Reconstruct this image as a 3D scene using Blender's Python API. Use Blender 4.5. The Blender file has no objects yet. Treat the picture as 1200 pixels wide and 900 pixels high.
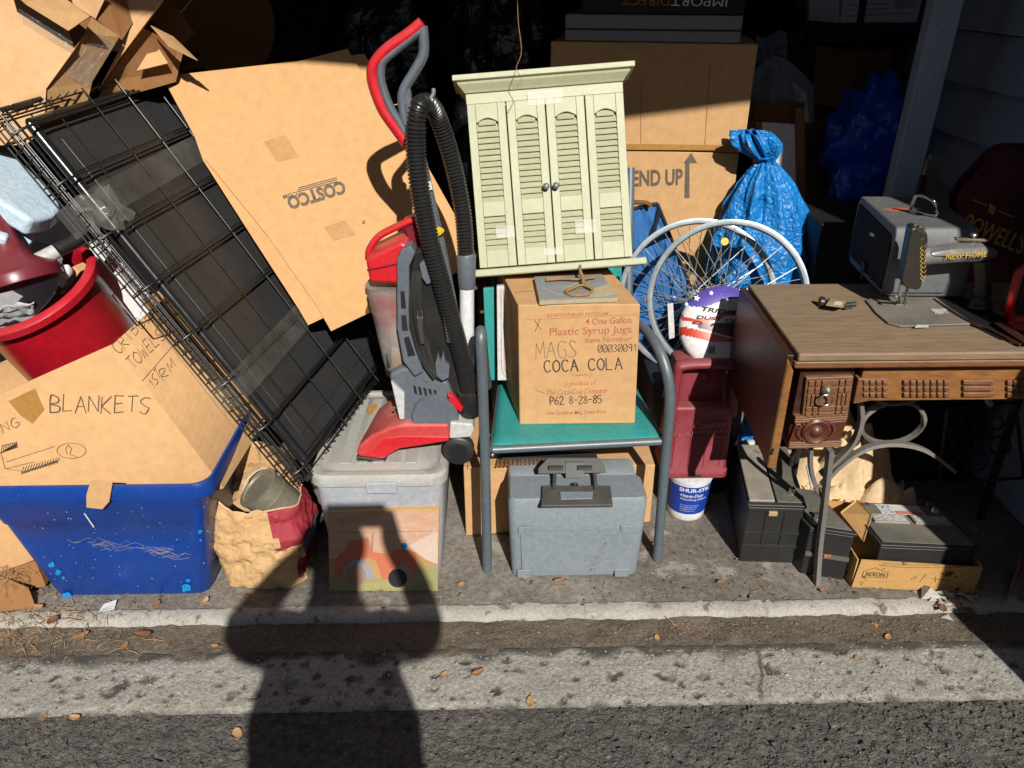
import bpy, bmesh, math, random
from mathutils import Vector, Matrix, noise
random.seed(7)
R = math.radians
scene = bpy.context.scene
COL = scene.collection
V = Vector

# ---------------------------------------------------------------- camera, sky, sun
CAM = V((0, -1.54, 1.5)); FPX = 906.0
_rz = Matrix.Rotation(R(-1.2), 3, 'Z')
FW = _rz @ V((0, math.cos(R(28)), -math.sin(R(28))))
UP = _rz @ V((0, math.sin(R(28)), math.cos(R(28))))
RT = _rz @ V((1, 0, 0))
cd = bpy.data.cameras.new('camera'); cam = bpy.data.objects.new('camera', cd); COL.objects.link(cam)
cd.sensor_width = 36; cd.lens = 36 * FPX / 1200; cd.clip_start = .02; cd.clip_end = 500
cam.matrix_world = Matrix.Translation(CAM) @ Matrix((RT, UP, -FW)).transposed().to_4x4()
scene.camera = cam
SUN = V((-0.166, 0.785, -0.597)).normalized()
w = bpy.data.worlds.new('World'); scene.world = w; w.use_nodes = True
nt = w.node_tree
sky = nt.nodes.new('ShaderNodeTexSky'); sky.sky_type = 'NISHITA'; sky.sun_disc = False
sky.sun_elevation = R(36.7); sky.sun_rotation = math.atan2(-SUN.x, -SUN.y)
sky.altitude = 100; sky.air_density = 1; sky.dust_density = 1
nt.links.new(sky.outputs[0], nt.nodes['Background'].inputs[0])
nt.nodes['Background'].inputs[1].default_value = 0.05
ld = bpy.data.lights.new('sun', 'SUN'); ld.energy = 5.0; ld.angle = R(.53); ld.color = (1, .955, .88)
lo = bpy.data.objects.new('sun', ld); COL.objects.link(lo); lo.location = (0, -6, 8)
lo.rotation_euler = SUN.to_track_quat('-Z', 'Y').to_euler()
vs = scene.view_settings; vs.view_transform = 'Standard'; vs.look = 'None'; vs.exposure = 0.15; vs.gamma = 1.0
vs.use_curve_mapping = False
scene.cycles.max_bounces = 8; scene.cycles.transparent_max_bounces = 12

# ---------------------------------------------------------------- points from sight lines
def ray(x, y): return FW + RT * ((x - 600) / FPX) + UP * ((450 - y) / FPX)
def PY(x, y, Y): d = ray(x, y); return CAM + d * ((Y - CAM.y) / d.y)
def PZ(x, y, Z): d = ray(x, y); return CAM + d * ((Z - CAM.z) / d.z)
def PX(x, y, X): d = ray(x, y); return CAM + d * ((X - CAM.x) / d.x)
def PP(x, y, pl):
    p, n = pl; d = ray(x, y); return CAM + d * ((V(p) - CAM).dot(n) / d.dot(n))
def plane3(a, b, c):
    n = (b - a).cross(c - a).normalized()
    if n.dot(CAM - a) < 0: n = -n
    return (a, n)
def ypl(Y): return (V((0, Y, 0)), V((0, -1, 0)))
def mpx(p): return (V(p) - CAM).dot(FW) / FPX        # metres per photo pixel at a point

# ---------------------------------------------------------------- mesh builder
WL = {}
def link(o): COL.objects.link(o); return o
class MB:
    def __init__(s): s.v = []; s.f = []
    def add(s, vs, fs):
        b = len(s.v); s.v += [V(p) for p in vs]; s.f += [tuple(b + i for i in f) for f in fs]; return s
    def hexa(s, p):  # bottom 4, top 4 (same order)
        return s.add(p, [(3, 2, 1, 0), (4, 5, 6, 7), (0, 1, 5, 4), (1, 2, 6, 5), (2, 3, 7, 6), (3, 0, 4, 7)])
    def box(s, a, b, M=None):
        (x0, y0, z0), (x1, y1, z1) = a, b
        p = [V(q) for q in ((x0, y0, z0), (x1, y0, z0), (x1, y1, z0), (x0, y1, z0), (x0, y0, z1), (x1, y0, z1), (x1, y1, z1), (x0, y1, z1))]
        if M: p = [M @ q for q in p]
        return s.hexa(p)
    def prism(s, poly, vec):
        n = len(poly); vec = V(vec); poly = [V(p) for p in poly]
        return s.add(poly + [p + vec for p in poly], [tuple(range(n)), tuple(range(2 * n - 1, n - 1, -1))] + [(i, (i + 1) % n, n + (i + 1) % n, n + i) for i in range(n)])
    def loft(s, rings, closed=True, caps=True, loop=False):
        n = len(rings[0]); m = len(rings); vs = [p for r in rings for p in r]; fs = []
        for i in range(m if loop else m - 1):
            j = (i + 1) % m
            for k in range(n if closed else n - 1):
                l = (k + 1) % n; fs.append((i * n + k, i * n + l, j * n + l, j * n + k))
        if caps and closed and not loop: fs += [tuple(range(n - 1, -1, -1)), tuple((m - 1) * n + k for k in range(n))]
        return s.add(vs, fs)
    def tube(s, pts, r, n=8, closed=False, caps=True, flat=None):
        pts = [V(p) for p in pts]; m = len(pts)
        rr = r if isinstance(r, (list, tuple)) else [r] * m
        rings = []; up = None
        for i in range(m):
            a = pts[(i - 1) % m] if (closed or i > 0) else pts[i]
            b = pts[(i + 1) % m] if (closed or i < m - 1) else pts[i]
            t = (b - a).normalized() if (b - a).length > 1e-9 else V((0, 0, 1))
            if up is None: up = t.orthogonal().normalized()
            up = up - t * up.dot(t)
            up = up.normalized() if up.length > 1e-6 else t.orthogonal().normalized()
            sd = t.cross(up)
            ring = []
            for k in range(n):
                an = 2 * math.pi * k / n; o = (up * math.cos(an) + sd * math.sin(an)) * rr[i]
                if flat: ax, fac = flat; o = o + ax * (o.dot(ax) * (fac - 1))
                ring.append(pts[i] + o)
            rings.append(ring)
        return s.loft(rings, True, caps, closed)
    def lathe(s, prof, o=(0, 0, 0), ax=(0, 0, 1), n=32, caps=True, fn=None):
        ax = V(ax).normalized(); o = V(o); u = ax.orthogonal().normalized() if abs(ax.z) < .99 else V((1, 0, 0)); v = ax.cross(u)
        rings = []
        for j, (r, h) in enumerate(prof):
            rings.append([o + ax * h + (u * math.cos(2 * math.pi * k / n) + v * math.sin(2 * math.pi * k / n)) * (r * (fn(2 * math.pi * k / n, j / max(1, len(prof) - 1)) if fn else 1)) for k in range(n)])
        return s.loft(rings, True, caps)
    def grid(s, fn, nu, nv):
        vs = [fn(i / nu, j / nv) for j in range(nv + 1) for i in range(nu + 1)]
        return s.add(vs, [(j * (nu + 1) + i, j * (nu + 1) + i + 1, (j + 1) * (nu + 1) + i + 1, (j + 1) * (nu + 1) + i) for j in range(nv) for i in range(nu)])
    def ball(s, c, r, nu=12, nv=8, M=None):
        c = V(c); r = V(r) if not isinstance(r, (int, float)) else V((r, r, r))
        rings = []
        for j in range(1, nv):
            th = math.pi * j / nv
            rings.append([c + V((r.x * math.sin(th) * math.cos(2 * math.pi * k / nu), r.y * math.sin(th) * math.sin(2 * math.pi * k / nu), -r.z * math.cos(th))) for k in range(nu)])
        return s.loft(rings)
    def disp(s, fn):
        s.v = [V(p) + V(fn(V(p))) for p in s.v]; return s
    def build(s, name, mat, parent=None, bevel=0, seg=2, smooth=35, solid=0, sub=0, rec=True):
        c = sum(s.v, V((0, 0, 0))) / len(s.v)
        if parent is None: c = V((c.x, c.y, min(p.z for p in s.v)))
        me = bpy.data.meshes.new(name); me.from_pydata([p - c for p in s.v], [], s.f)
        if rec:
            bm = bmesh.new(); bm.from_mesh(me); bmesh.ops.recalc_face_normals(bm, faces=bm.faces); bm.to_mesh(me); bm.free()
        if smooth:
            me.shade_smooth(); me.set_sharp_from_angle(angle=R(smooth))
        me.materials.append(M[mat] if isinstance(mat, str) else mat)
        o = link(bpy.data.objects.new(name, me)); put(o, parent, c)
        if sub:
            m = o.modifiers.new('sub', 'SUBSURF'); m.levels = sub; m.render_levels = sub
        if solid:
            m = o.modifiers.new('solid', 'SOLIDIFY'); m.thickness = solid; m.offset = 0
        if bevel:
            m = o.modifiers.new('bevel', 'BEVEL'); m.width = bevel; m.segments = seg; m.limit_method = 'ANGLE'; m.angle_limit = R(35); m.harden_normals = True
        return o
def put(o, parent, c):
    c = V(c); WL[o] = c
    if parent: o.parent = parent; o.location = c - WL[parent]
    else: o.location = c
def copy_part(src, parent, c):
    o = link(src.copy()); o.parent = None; put(o, parent, c); return o
def tag(o, label, cat, group=None):
    o['label'] = label; o['category'] = cat
    if group: o['group'] = group
    return o
def thing(name, label, cat, loc, group=None):
    o = link(bpy.data.objects.new(name, None)); o.empty_display_size = .05
    put(o, None, loc); return tag(o, label, cat, group)
def kind(o, k='structure'): o['kind'] = k; return o

def cat(pts, k=8, closed=False):
    pts = [V(p) for p in pts]; n = len(pts); out = []
    for i in range(n if closed else n - 1):
        g = (lambda j: pts[j % n]) if closed else (lambda j: pts[min(max(j, 0), n - 1)])
        p0, p1, p2, p3 = g(i - 1), g(i), g(i + 1), g(i + 2)
        for q in range(k):
            t = q / k
            out.append(.5 * ((2 * p1) + (p2 - p0) * t + (2 * p0 - 5 * p1 + 4 * p2 - p3) * t * t + (3 * p1 - p0 - 3 * p2 + p3) * t ** 3))
    if not closed: out.append(pts[-1])
    return out
def resample(pts, step):
    out = [pts[0]]; acc = 0
    for a, b in zip(pts, pts[1:]):
        L = (b - a).length; d = step - acc
        while d <= L and L > 0:
            out.append(a + (b - a) * (d / L)); d += step
        acc = (acc + L) % step if L else acc
    return out
def nz(p, s, seed=0): return noise.noise(V((p[0] * s + seed * 7.3, p[1] * s - seed * 3.1, p[2] * s + seed * 5.7)))
def crumple(p, s, seed=0):
    q = V((p[0] * s + seed, p[1] * s + seed * 2, p[2] * s - seed)); d = noise.voronoi(q)[0]
    return d[1] - d[0]
def fbm(p, s, seed=0, o=4): return noise.fractal(V((p[0] * s + seed * 3.7, p[1] * s + seed, p[2] * s)), 1.0, 2.0, o)

# ---------------------------------------------------------------- materials
M = {}
def mat(name, col, col2=None, rough=.5, metal=0, scale=6, amt=1, bump=0, bdist=.004, bscale=80, dust=0, dcol=(.33, .28, .22), stretch=(1, 1, 1), fine=.12, spec=.5, coat=0, sss=0, trans=0, attr=None, warp=0, scratch=0, flute=0, spots=None, alpha=1, sheen=0, crease=0, cscale=9):
    m = bpy.data.materials.new(name); m.use_nodes = True; t = m.node_tree; N = t.nodes; L = t.links; bs = N['Principled BSDF']
    tc = N.new('ShaderNodeTexCoord'); oi = N.new('ShaderNodeObjectInfo'); ad = N.new('ShaderNodeVectorMath'); ad.operation = 'MULTIPLY_ADD'
    ad.inputs[1].default_value = (37, 53, 71); L.new(oi.outputs['Random'], ad.inputs[0]); L.new(tc.outputs['Object'], ad.inputs[2])
    mp = N.new('ShaderNodeMapping'); mp.inputs['Scale'].default_value = stretch; L.new(ad.outputs[0], mp.inputs[0])
    def nzn(sc, det=5, vec=mp):
        n = N.new('ShaderNodeTexNoise'); n.inputs['Scale'].default_value = sc; n.inputs['Detail'].default_value = det; n.inputs['Roughness'].default_value = .6; L.new(vec.outputs[0], n.inputs['Vector']); return n
    def ramp(a, b, src):
        r = N.new('ShaderNodeMapRange'); r.inputs[1].default_value = a; r.inputs[2].default_value = b; L.new(src, r.inputs[0]); return r.outputs[0]
    def mix(fac, a, b, typ='MIX'):
        x = N.new('ShaderNodeMix'); x.data_type = 'RGBA'; x.blend_type = typ
        for sock, val in ((x.inputs[0], fac), (x.inputs[6], a), (x.inputs[7], b)):
            if hasattr(val, 'links') or hasattr(val, 'is_linked'): L.new(val, sock)
            else: sock.default_value = val if isinstance(val, (int, float)) else (*val, 1)
        return x.outputs[2]
    c2 = col2 or tuple(c * .78 for c in col)
    n1 = nzn(scale)
    c = mix(ramp(.32, .68, n1.outputs[0]), col, c2)
    if fine:
        n2 = nzn(scale * 14, 3); f = mix(ramp(.3, .7, n2.outputs[0]), (1 - fine,) * 3, (1 + fine,) * 3); c = mix(1.0, c, f, 'MULTIPLY')
    if spots:
        sc, th, scol = spots; n3 = nzn(sc, 6); c = mix(ramp(th, th + .06, n3.outputs[0]), c, scol)
    if attr:
        an = N.new('ShaderNodeAttribute'); an.attribute_name = attr[0]; c = mix(an.outputs['Fac'], c, attr[1])
    if dust:
        ge = N.new('ShaderNodeNewGeometry'); sx = N.new('ShaderNodeSeparateXYZ'); L.new(ge.outputs['Normal'], sx.inputs[0])
        n4 = nzn(11, 8); m1 = N.new('ShaderNodeMath'); m1.operation = 'MULTIPLY'; L.new(ramp(-.35, .9, sx.outputs[2]), m1.inputs[0]); L.new(ramp(.3, .75, n4.outputs[0]), m1.inputs[1])
        m2 = N.new('ShaderNodeMath'); m2.operation = 'MULTIPLY'; m2.use_clamp = True; m2.inputs[1].default_value = dust * 1.6; L.new(m1.outputs[0], m2.inputs[0])
        c = mix(m2.outputs[0], c, dcol)
        mr = N.new('ShaderNodeMapRange'); mr.inputs[3].default_value = rough; mr.inputs[4].default_value = .95; L.new(m2.outputs[0], mr.inputs[0]); L.new(mr.outputs[0], bs.inputs['Roughness'])
    else:
        nr = nzn(scale * 3, 4); mr = N.new('ShaderNodeMapRange'); mr.inputs[3].default_value = max(.03, rough - .1); mr.inputs[4].default_value = min(1, rough + .12); L.new(nr.outputs[0], mr.inputs[0]); L.new(mr.outputs[0], bs.inputs['Roughness'])
    L.new(c, bs.inputs['Base Color'])
    if scratch:
        ms = N.new('ShaderNodeMapping'); ms.inputs['Scale'].default_value = (9, 9, 1.2); ms.inputs['Rotation'].default_value = (.5, .9, .3); L.new(ad.outputs[0], ms.inputs[0])
        n5 = nzn(26, 4, ms); n6 = nzn(5, 3); mm = N.new('ShaderNodeMath'); mm.operation = 'MULTIPLY'; L.new(ramp(.66, .72, n5.outputs[0]), mm.inputs[0]); L.new(ramp(.42, .62, n6.outputs[0]), mm.inputs[1])
        mk = N.new('ShaderNodeMath'); mk.operation = 'MULTIPLY'; mk.inputs[1].default_value = scratch; L.new(mm.outputs[0], mk.inputs[0]); c = mix(mk.outputs[0], c, tuple(min(1, q * 1.5 + .12) for q in col)); L.new(c, bs.inputs['Base Color'])
    last = None
    if warp:
        nw = nzn(3.5, 3); bw = N.new('ShaderNodeBump'); bw.inputs['Strength'].default_value = warp; bw.inputs['Distance'].default_value = .06; L.new(nw.outputs[0], bw.inputs['Height']); last = bw
    if flute:
        wv = N.new('ShaderNodeTexWave'); wv.inputs['Scale'].default_value = 42; wv.inputs['Distortion'].default_value = .6; wv.inputs['Detail'].default_value = 1; L.new(tc.outputs['Object'], wv.inputs['Vector'])
        bf_ = N.new('ShaderNodeBump'); bf_.inputs['Strength'].default_value = flute; bf_.inputs['Distance'].default_value = .001; L.new(wv.outputs['Fac'], bf_.inputs['Height'])
        if last: L.new(last.outputs[0], bf_.inputs['Normal'])
        last = bf_
    if crease:
        vo = N.new('ShaderNodeTexVoronoi'); vo.feature = 'DISTANCE_TO_EDGE'; vo.inputs['Scale'].default_value = cscale
        nd = nzn(cscale * .8, 3); va = N.new('ShaderNodeVectorMath'); va.operation = 'MULTIPLY_ADD'; va.inputs[1].default_value = (.25,) * 3; L.new(nd.outputs['Color'], va.inputs[0]); L.new(mp.outputs[0], va.inputs[2]); L.new(va.outputs[0], vo.inputs['Vector'])
        b0 = N.new('ShaderNodeBump'); b0.inputs['Strength'].default_value = crease; b0.inputs['Distance'].default_value = .02; L.new(vo.outputs[0], b0.inputs['Height'])
        if last: L.new(last.outputs[0], b0.inputs['Normal'])
        last = b0
    if bump:
        nb = nzn(bscale, 6); b = N.new('ShaderNodeBump'); b.inputs['Strength'].default_value = bump; b.inputs['Distance'].default_value = bdist; L.new(nb.outputs[0], b.inputs['Height'])
        if last: L.new(last.outputs[0], b.inputs['Normal'])
        last = b
    if last: L.new(last.outputs[0], bs.inputs['Normal'])
    bs.inputs['Metallic'].default_value = metal; bs.inputs['Specular IOR Level'].default_value = spec
    bs.inputs['Coat Weight'].default_value = coat; bs.inputs['Transmission Weight'].default_value = trans; bs.inputs['Alpha'].default_value = alpha
    bs.inputs['Sheen Weight'].default_value = sheen
    if sss: bs.inputs['Subsurface Weight'].default_value = sss; bs.inputs['Subsurface Radius'].default_value = (.03, .03, .03); bs.inputs['Subsurface Scale'].default_value = 1
    M[name] = m; return m
CB = dict(rough=.85, spec=.15, bump=.12, bscale=120, scale=3, fine=.07, warp=.16, flute=.22, scratch=.12)
mat('cardboard', (.57, .342, .165), (.53, .312, .146), spots=(9, .72, (.47, .28, .125)), **CB)
mat('cardboard_new', (.565, .328, .148), (.54, .31, .137), spots=(5, .73, (.50, .29, .125)), **CB)
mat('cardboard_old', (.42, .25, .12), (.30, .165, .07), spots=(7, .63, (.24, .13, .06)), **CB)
mat('cardboard_lit', (.62, .38, .20), (.56, .33, .165), **CB)  # paler copy that puts sunlight into the lit box panels
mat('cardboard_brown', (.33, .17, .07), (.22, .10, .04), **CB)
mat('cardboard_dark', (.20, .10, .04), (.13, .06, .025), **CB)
mat('cardboard_yellow', (.52, .31, .12), (.42, .23, .08), spots=(30, .60, (.07, .04, .02)), **CB)
mat('kraft', (.56, .36, .18), (.46, .28, .13), rough=.8, spec=.2, bump=.2, bscale=40, scale=5, crease=.35, cscale=13, spots=(8, .68, (.38, .23, .11)))
mat('kraft_pale', (.62, .46, .28), (.55, .40, .23), rough=.8, spec=.2, bump=.2, bscale=30)
mat('packing_tape', (.42, .215, .06), (.38, .19, .05), rough=.5, spec=.25, bump=.15, bscale=20)
mat('ink_black', (.03, .026, .022), (.10, .07, .045), rough=.8, scale=90); mat('ink_grey', (.085, .072, .062), (.16, .115, .08), rough=.8, scale=55)
mat('ink_red', (.38, .06, .045), (.50, .24, .12), rough=.8, scale=110); mat('ink_gold', (.55, .36, .06), (.25, .16, .04), rough=.45, scale=90)
mat('ink_white', (.75, .75, .74), rough=.6); mat('ink_orange', (.5, .14, .03), rough=.6); mat('ink_marker', (.04, .033, .028), (.20, .135, .08), rough=.7, scale=70)
mat('red_plastic', (.60, .012, .022), (.52, .010, .018), rough=.3, scratch=.3, dust=.22, dcol=(.50, .22, .19))
mat('red_dusty', (.55, .03, .03), (.46, .03, .03), rough=.45, scratch=.4, dust=.75, dcol=(.52, .20, .16))
mat('grey_plastic', (.115, .135, .16), (.10, .118, .14), rough=.42, scratch=.4, bump=.1, bscale=200, dust=.12, dcol=(.3, .29, .28))
mat('light_plastic', (.55, .56, .55), (.46, .47, .46), rough=.45, dust=.3)
mat('white_plastic', (.68, .69, .70), (.6, .61, .63), rough=.35)
mat('black_plastic', (.012, .012, .013), (.018, .018, .018), rough=.38, dust=.10)
mat('black_hose', (.016, .016, .016), (.022, .021, .02), rough=.32, spec=.6)
mat('tray_plastic', (.025, .025, .026), (.033, .032, .032), rough=.42, dust=.08, dcol=(.07, .068, .066), bump=.15, bscale=160, spec=.45, spots=(26, .70, (.055, .052, .05)))
mat('black_wire', (.012, .012, .012), rough=.35, spec=.6)
mat('blue_tote', (.003, .048, .285), (.003, .040, .245), rough=.34, scratch=.55, warp=.12, spots=(14, .72, (.05, .12, .35)), bump=.05, bscale=60, dust=.08, dcol=(.18, .20, .25))
mat('blue_fresh', (.01, .25, .62), rough=.4)
mat('tote_grey', (.40, .42, .46), (.34, .36, .40), rough=.4, scratch=.5, warp=.12, dust=.35, dcol=(.36, .33, .28), trans=.0, spots=(5, .66, (.36, .31, .25)))
mat('tote_lid', (.40, .41, .39), (.33, .33, .31), rough=.55, scratch=.5, dust=.5, dcol=(.36, .33, .27), spots=(16, .68, (.28, .24, .18)))
mat('pale_blue', (.52, .64, .74), (.47, .60, .71), rough=.35, bump=.5, bscale=28, spec=.6, crease=.12, cscale=14)
mat('maroon_light', (.36, .10, .11), rough=.5)
mat('maroon', (.22, .024, .040), (.185, .020, .034), rough=.42, dust=.45, dcol=(.36, .12, .12), bump=.1, bscale=200)
mat('maroon_smooth', (.17, .012, .025), (.14, .010, .022), rough=.3, dust=.08)
mat('tub_red', (.50, .008, .022), (.40, .010, .02), rough=.3, scratch=.45, warp=.15, dust=.12, dcol=(.5, .2, .18), coat=.1)
mat('teal', (.016, .265, .25), (.014, .235, .225), rough=.5, dust=.06, bump=.12, bscale=400)
mat('chair_tube', (.12, .155, .175), (.105, .135, .155), rough=.4, metal=.25, dust=.12)
mat('case_grey', (.205, .24, .27), (.19, .222, .25), rough=.5, scratch=.6, dust=.12, dcol=(.3, .3, .28), bump=.12, bscale=300, spots=(45, .76, (.11, .12, .13)))
mat('case_pale', (.29, .335, .37), rough=.45, dust=.1)
mat('handle_black', (.035, .034, .034), (.05, .048, .046), rough=.55, dust=.35, dcol=(.16, .15, .14), spots=(60, .68, (.2, .19, .17)))
mat('steel', (.55, .56, .57), (.45, .46, .47), rough=.25, metal=.9); mat('chrome', (.75, .75, .74), rough=.12, metal=1)
mat('rim_alloy', (.32, .36, .385), (.28, .315, .335), rough=.34, metal=.6); mat('spoke_steel', (.75, .77, .78), rough=.22, metal=.8)
mat('iron', (.16, .155, .145), (.20, .185, .165), rough=.6, metal=.3, dust=.35, dcol=(.3, .26, .2)); mat('iron_dark', (.02, .018, .016), (.03, .022, .018), rough=.6, metal=.2)
mat('mint_paint', (.43, .44, .285), (.385, .395, .25), rough=.5, spots=(18, .70, (.36, .36, .22)), bump=.12, bscale=45, fine=.06, dust=.1)
mat('mint_slat', (.41, .42, .27), (.36, .37, .235), rough=.5, bump=.1, bscale=40, fine=.07)
mat('gap_dark', (.36, .37, .215), rough=.9)
WG = dict(stretch=(2.2, 14, 14))
mat('desk_top', (.235, .16, .098), (.155, .10, .06), rough=.6, scale=4, stretch=(1.2, 12, 6), bump=.25, bscale=30, dust=.42, dcol=(.33, .245, .16), scratch=.5, spots=(6, .66, (.14, .085, .045)))
mat('desk_dark', (.060, .022, .012), (.032, .012, .007), rough=.38, scale=5, stretch=(3, 3, 9), bump=.1, bscale=30)
mat('desk_gold', (.30, .135, .042), (.17, .07, .024), rough=.45, scale=6, stretch=(4, 4, 14))
mat('desk_wood', (.20, .085, .036), (.125, .048, .02), rough=.42, scale=8, stretch=(3, 12, 12), dust=.25, dcol=(.42, .28, .17))
mat('desk_red', (.11, .028, .014), (.07, .018, .009), rough=.32, scale=8, dust=.15)
mat('pine', (.50, .31, .13), (.42, .24, .09), rough=.6, scale=4, stretch=(1, 9, 9)); mat('wood_brown', (.24, .10, .04), (.16, .065, .025), rough=.5, stretch=(8, 8, 1))
mat('battery_black', (.014, .014, .015), (.02, .02, .02), rough=.4, dust=.18, dcol=(.15, .14, .12)); mat('battery_top', (.11, .105, .09), (.08, .076, .066), rough=.6, dust=.35, dcol=(.26, .23, .18))
mat('battery_label', (.34, .31, .26), (.24, .21, .17), rough=.6, scale=18, spots=(25, .62, (.13, .11, .09)))
mat('label_white', (.62, .62, .60), (.5, .5, .48), rough=.5); mat('label_grey', (.50, .51, .51), (.40, .40, .40), rough=.5, spots=(120, .56, (.06, .06, .06)), scale=30)
mat('label_pink', (.62, .18, .17), rough=.5); mat('case_metal', (.125, .13, .135), (.095, .10, .105), rough=.55, metal=.1, dust=.1); mat('tray_rim', (.016, .016, .018), rough=.2, spec=.8)
mat('case_shade_seam', (.035, .035, .037), (.025, .025, .026), rough=.85, spec=.1)  # near-black that paints shade on the case end, also its seam line
mat('machine_black', (.014, .013, .012), (.03, .027, .022), rough=.3, spots=(40, .66, (.10, .08, .05)), dust=.1); mat('machine_worn', (.30, .30, .29), (.13, .125, .12), rough=.35, metal=.4, scale=14)
mat('rust_steel', (.30, .26, .21), (.17, .13, .09), rough=.45, metal=.6, scale=30); mat('plate_grey', (.20, .19, .17), (.13, .12, .10), rough=.5, metal=.2, dust=.3)
mat('beige', (.42, .30, .15), (.36, .25, .12), rough=.5); mat('terracotta', (.48, .13, .06), rough=.6)
mat('tarp_blue', (.010, .20, .55), (.008, .16, .46), rough=.4, spec=.45, bump=.25, bscale=160, crease=.7, cscale=15); mat('fabric_blue', (.03, .15, .40), (.022, .12, .34), rough=.6, bump=.2, bscale=300, sheen=.2)
mat('tarp_deep', (.015, .10, .75), (.012, .08, .60), rough=.2, spec=.6, crease=.3, cscale=9); mat('navy', (.010, .012, .028), rough=.7)
mat('bag_black', (.008, .008, .011), rough=.3, spec=.5, crease=.5, cscale=11); mat('jacket', (.17, .20, .25), (.14, .165, .205), rough=.9, bump=.3, bscale=150, sheen=.2)
mat('jacket_grey', (.45, .45, .48), rough=.9); mat('red_cloth', (.09, .010, .014), (.07, .008, .011), rough=.8, bump=.2, bscale=250)
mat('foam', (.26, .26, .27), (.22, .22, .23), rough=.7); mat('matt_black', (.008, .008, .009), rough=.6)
mat('twine', (.36, .20, .08), (.28, .15, .06), rough=.9, scale=80, bump=.4, bscale=500); mat('slate', (.20, .235, .27), (.27, .255, .23), rough=.6, scale=9, stretch=(1, 3, 1), fine=.1); mat('slate_edge', (.46, .38, .25), rough=.7)
mat('label_blue', (.008, .05, .36), (.008, .045, .32), rough=.4); mat('tin', (.30, .28, .21), (.24, .22, .16), rough=.38, metal=.4, bump=.1, bscale=60)
mat('edge_black', (.02, .019, .018), rough=.8); mat('cord', (.014, .014, .014), (.02, .02, .019), rough=.45, dust=.1)
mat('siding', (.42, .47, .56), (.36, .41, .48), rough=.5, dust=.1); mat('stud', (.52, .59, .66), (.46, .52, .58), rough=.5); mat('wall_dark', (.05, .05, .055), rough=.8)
mat('leaf', (.33, .17, .075), (.24, .115, .05), rough=.75, scale=30); mat('leaf_pale', (.46, .29, .14), (.36, .21, .09), rough=.7, scale=30); mat('leaf_dark', (.20, .085, .035), (.14, .06, .03), rough=.8, scale=30)
mat('straw', (.42, .28, .13), (.26, .16, .08), rough=.9, scale=40); mat('chip', (.24, .165, .10), (.10, .075, .055), rough=.95, scale=12)
mat('paint_orange', (.56, .15, .075), (.50, .16, .09), rough=.7, scale=20); mat('paint_grey', (.27, .26, .29), (.34, .30, .31), rough=.7, scale=25); mat('paint_wheel', (.26, .19, .15), (.34, .20, .17), rough=.8, scale=60)
mat('paint_sky', (.50, .28, .17), (.56, .36, .27), rough=.75, scale=14, stretch=(1, 1, 3)); mat('paint_white', (.60, .46, .38), (.56, .40, .32), rough=.75, scale=20); mat('paint_green', (.38, .31, .14), (.27, .27, .12), rough=.8, scale=16, stretch=(1, 1, 4)); mat('paint_black', (.02, .018, .02), rough=.7)
mat('skin', (.45, .26, .18), rough=.5); mat('denim', (.05, .07, .13), rough=.9); mat('coat', (.05, .05, .055), rough=.9); mat('hair', (.04, .025, .015), rough=.6)
mat('yellow', (.7, .5, .02), rough=.5); mat('deep_pink', (.5, .05, .06), rough=.3); mat('blue_cap', (.02, .22, .6), rough=.4); mat('metal_dull', (.2, .2, .2), rough=.5, metal=.6)
def film(name, alpha, tint=(.9, .9, .88), rough=.15, fac=.55):
    m = bpy.data.materials.new(name); m.use_nodes = True; t = m.node_tree; N = t.nodes; L = t.links; N.clear()
    out = N.new('ShaderNodeOutputMaterial'); mx = N.new('ShaderNodeMixShader'); tr = N.new('ShaderNodeBsdfTransparent'); tr.inputs[0].default_value = (*tint, 1)
    pb = N.new('ShaderNodeBsdfPrincipled'); pb.inputs['Base Color'].default_value = (*[c * fac for c in tint], 1); pb.inputs['Roughness'].default_value = rough
    tc = N.new('ShaderNodeTexCoord'); no = N.new('ShaderNodeTexNoise'); no.inputs['Scale'].default_value = 14; no.inputs['Detail'].default_value = 6; L.new(tc.outputs['Object'], no.inputs['Vector'])
    mr = N.new('ShaderNodeMapRange'); mr.inputs[1].default_value = .3; mr.inputs[2].default_value = .7; mr.inputs[3].default_value = alpha * .5; mr.inputs[4].default_value = alpha * 1.5; L.new(no.outputs[0], mr.inputs[0])
    bp = N.new('ShaderNodeBump'); bp.inputs['Strength'].default_value = .3; bp.inputs['Distance'].default_value = .01; L.new(no.outputs[0], bp.inputs['Height']); L.new(bp.outputs[0], pb.inputs['Normal'])
    L.new(mr.outputs[0], mx.inputs[0]); L.new(tr.outputs[0], mx.inputs[1]); L.new(pb.outputs[0], mx.inputs[2]); L.new(mx.outputs[0], out.inputs[0]); M[name] = m
film('clear_tape', .075, (.92, .90, .84)); film('glare_tape', .22, (1.0, 1.0, .98), .1, .95); film('clear_wrap', .15); film('bin_clear', .42, (.80, .76, .70), .25)  # cabinet tape gets a near-white base that paints its glare

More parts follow.
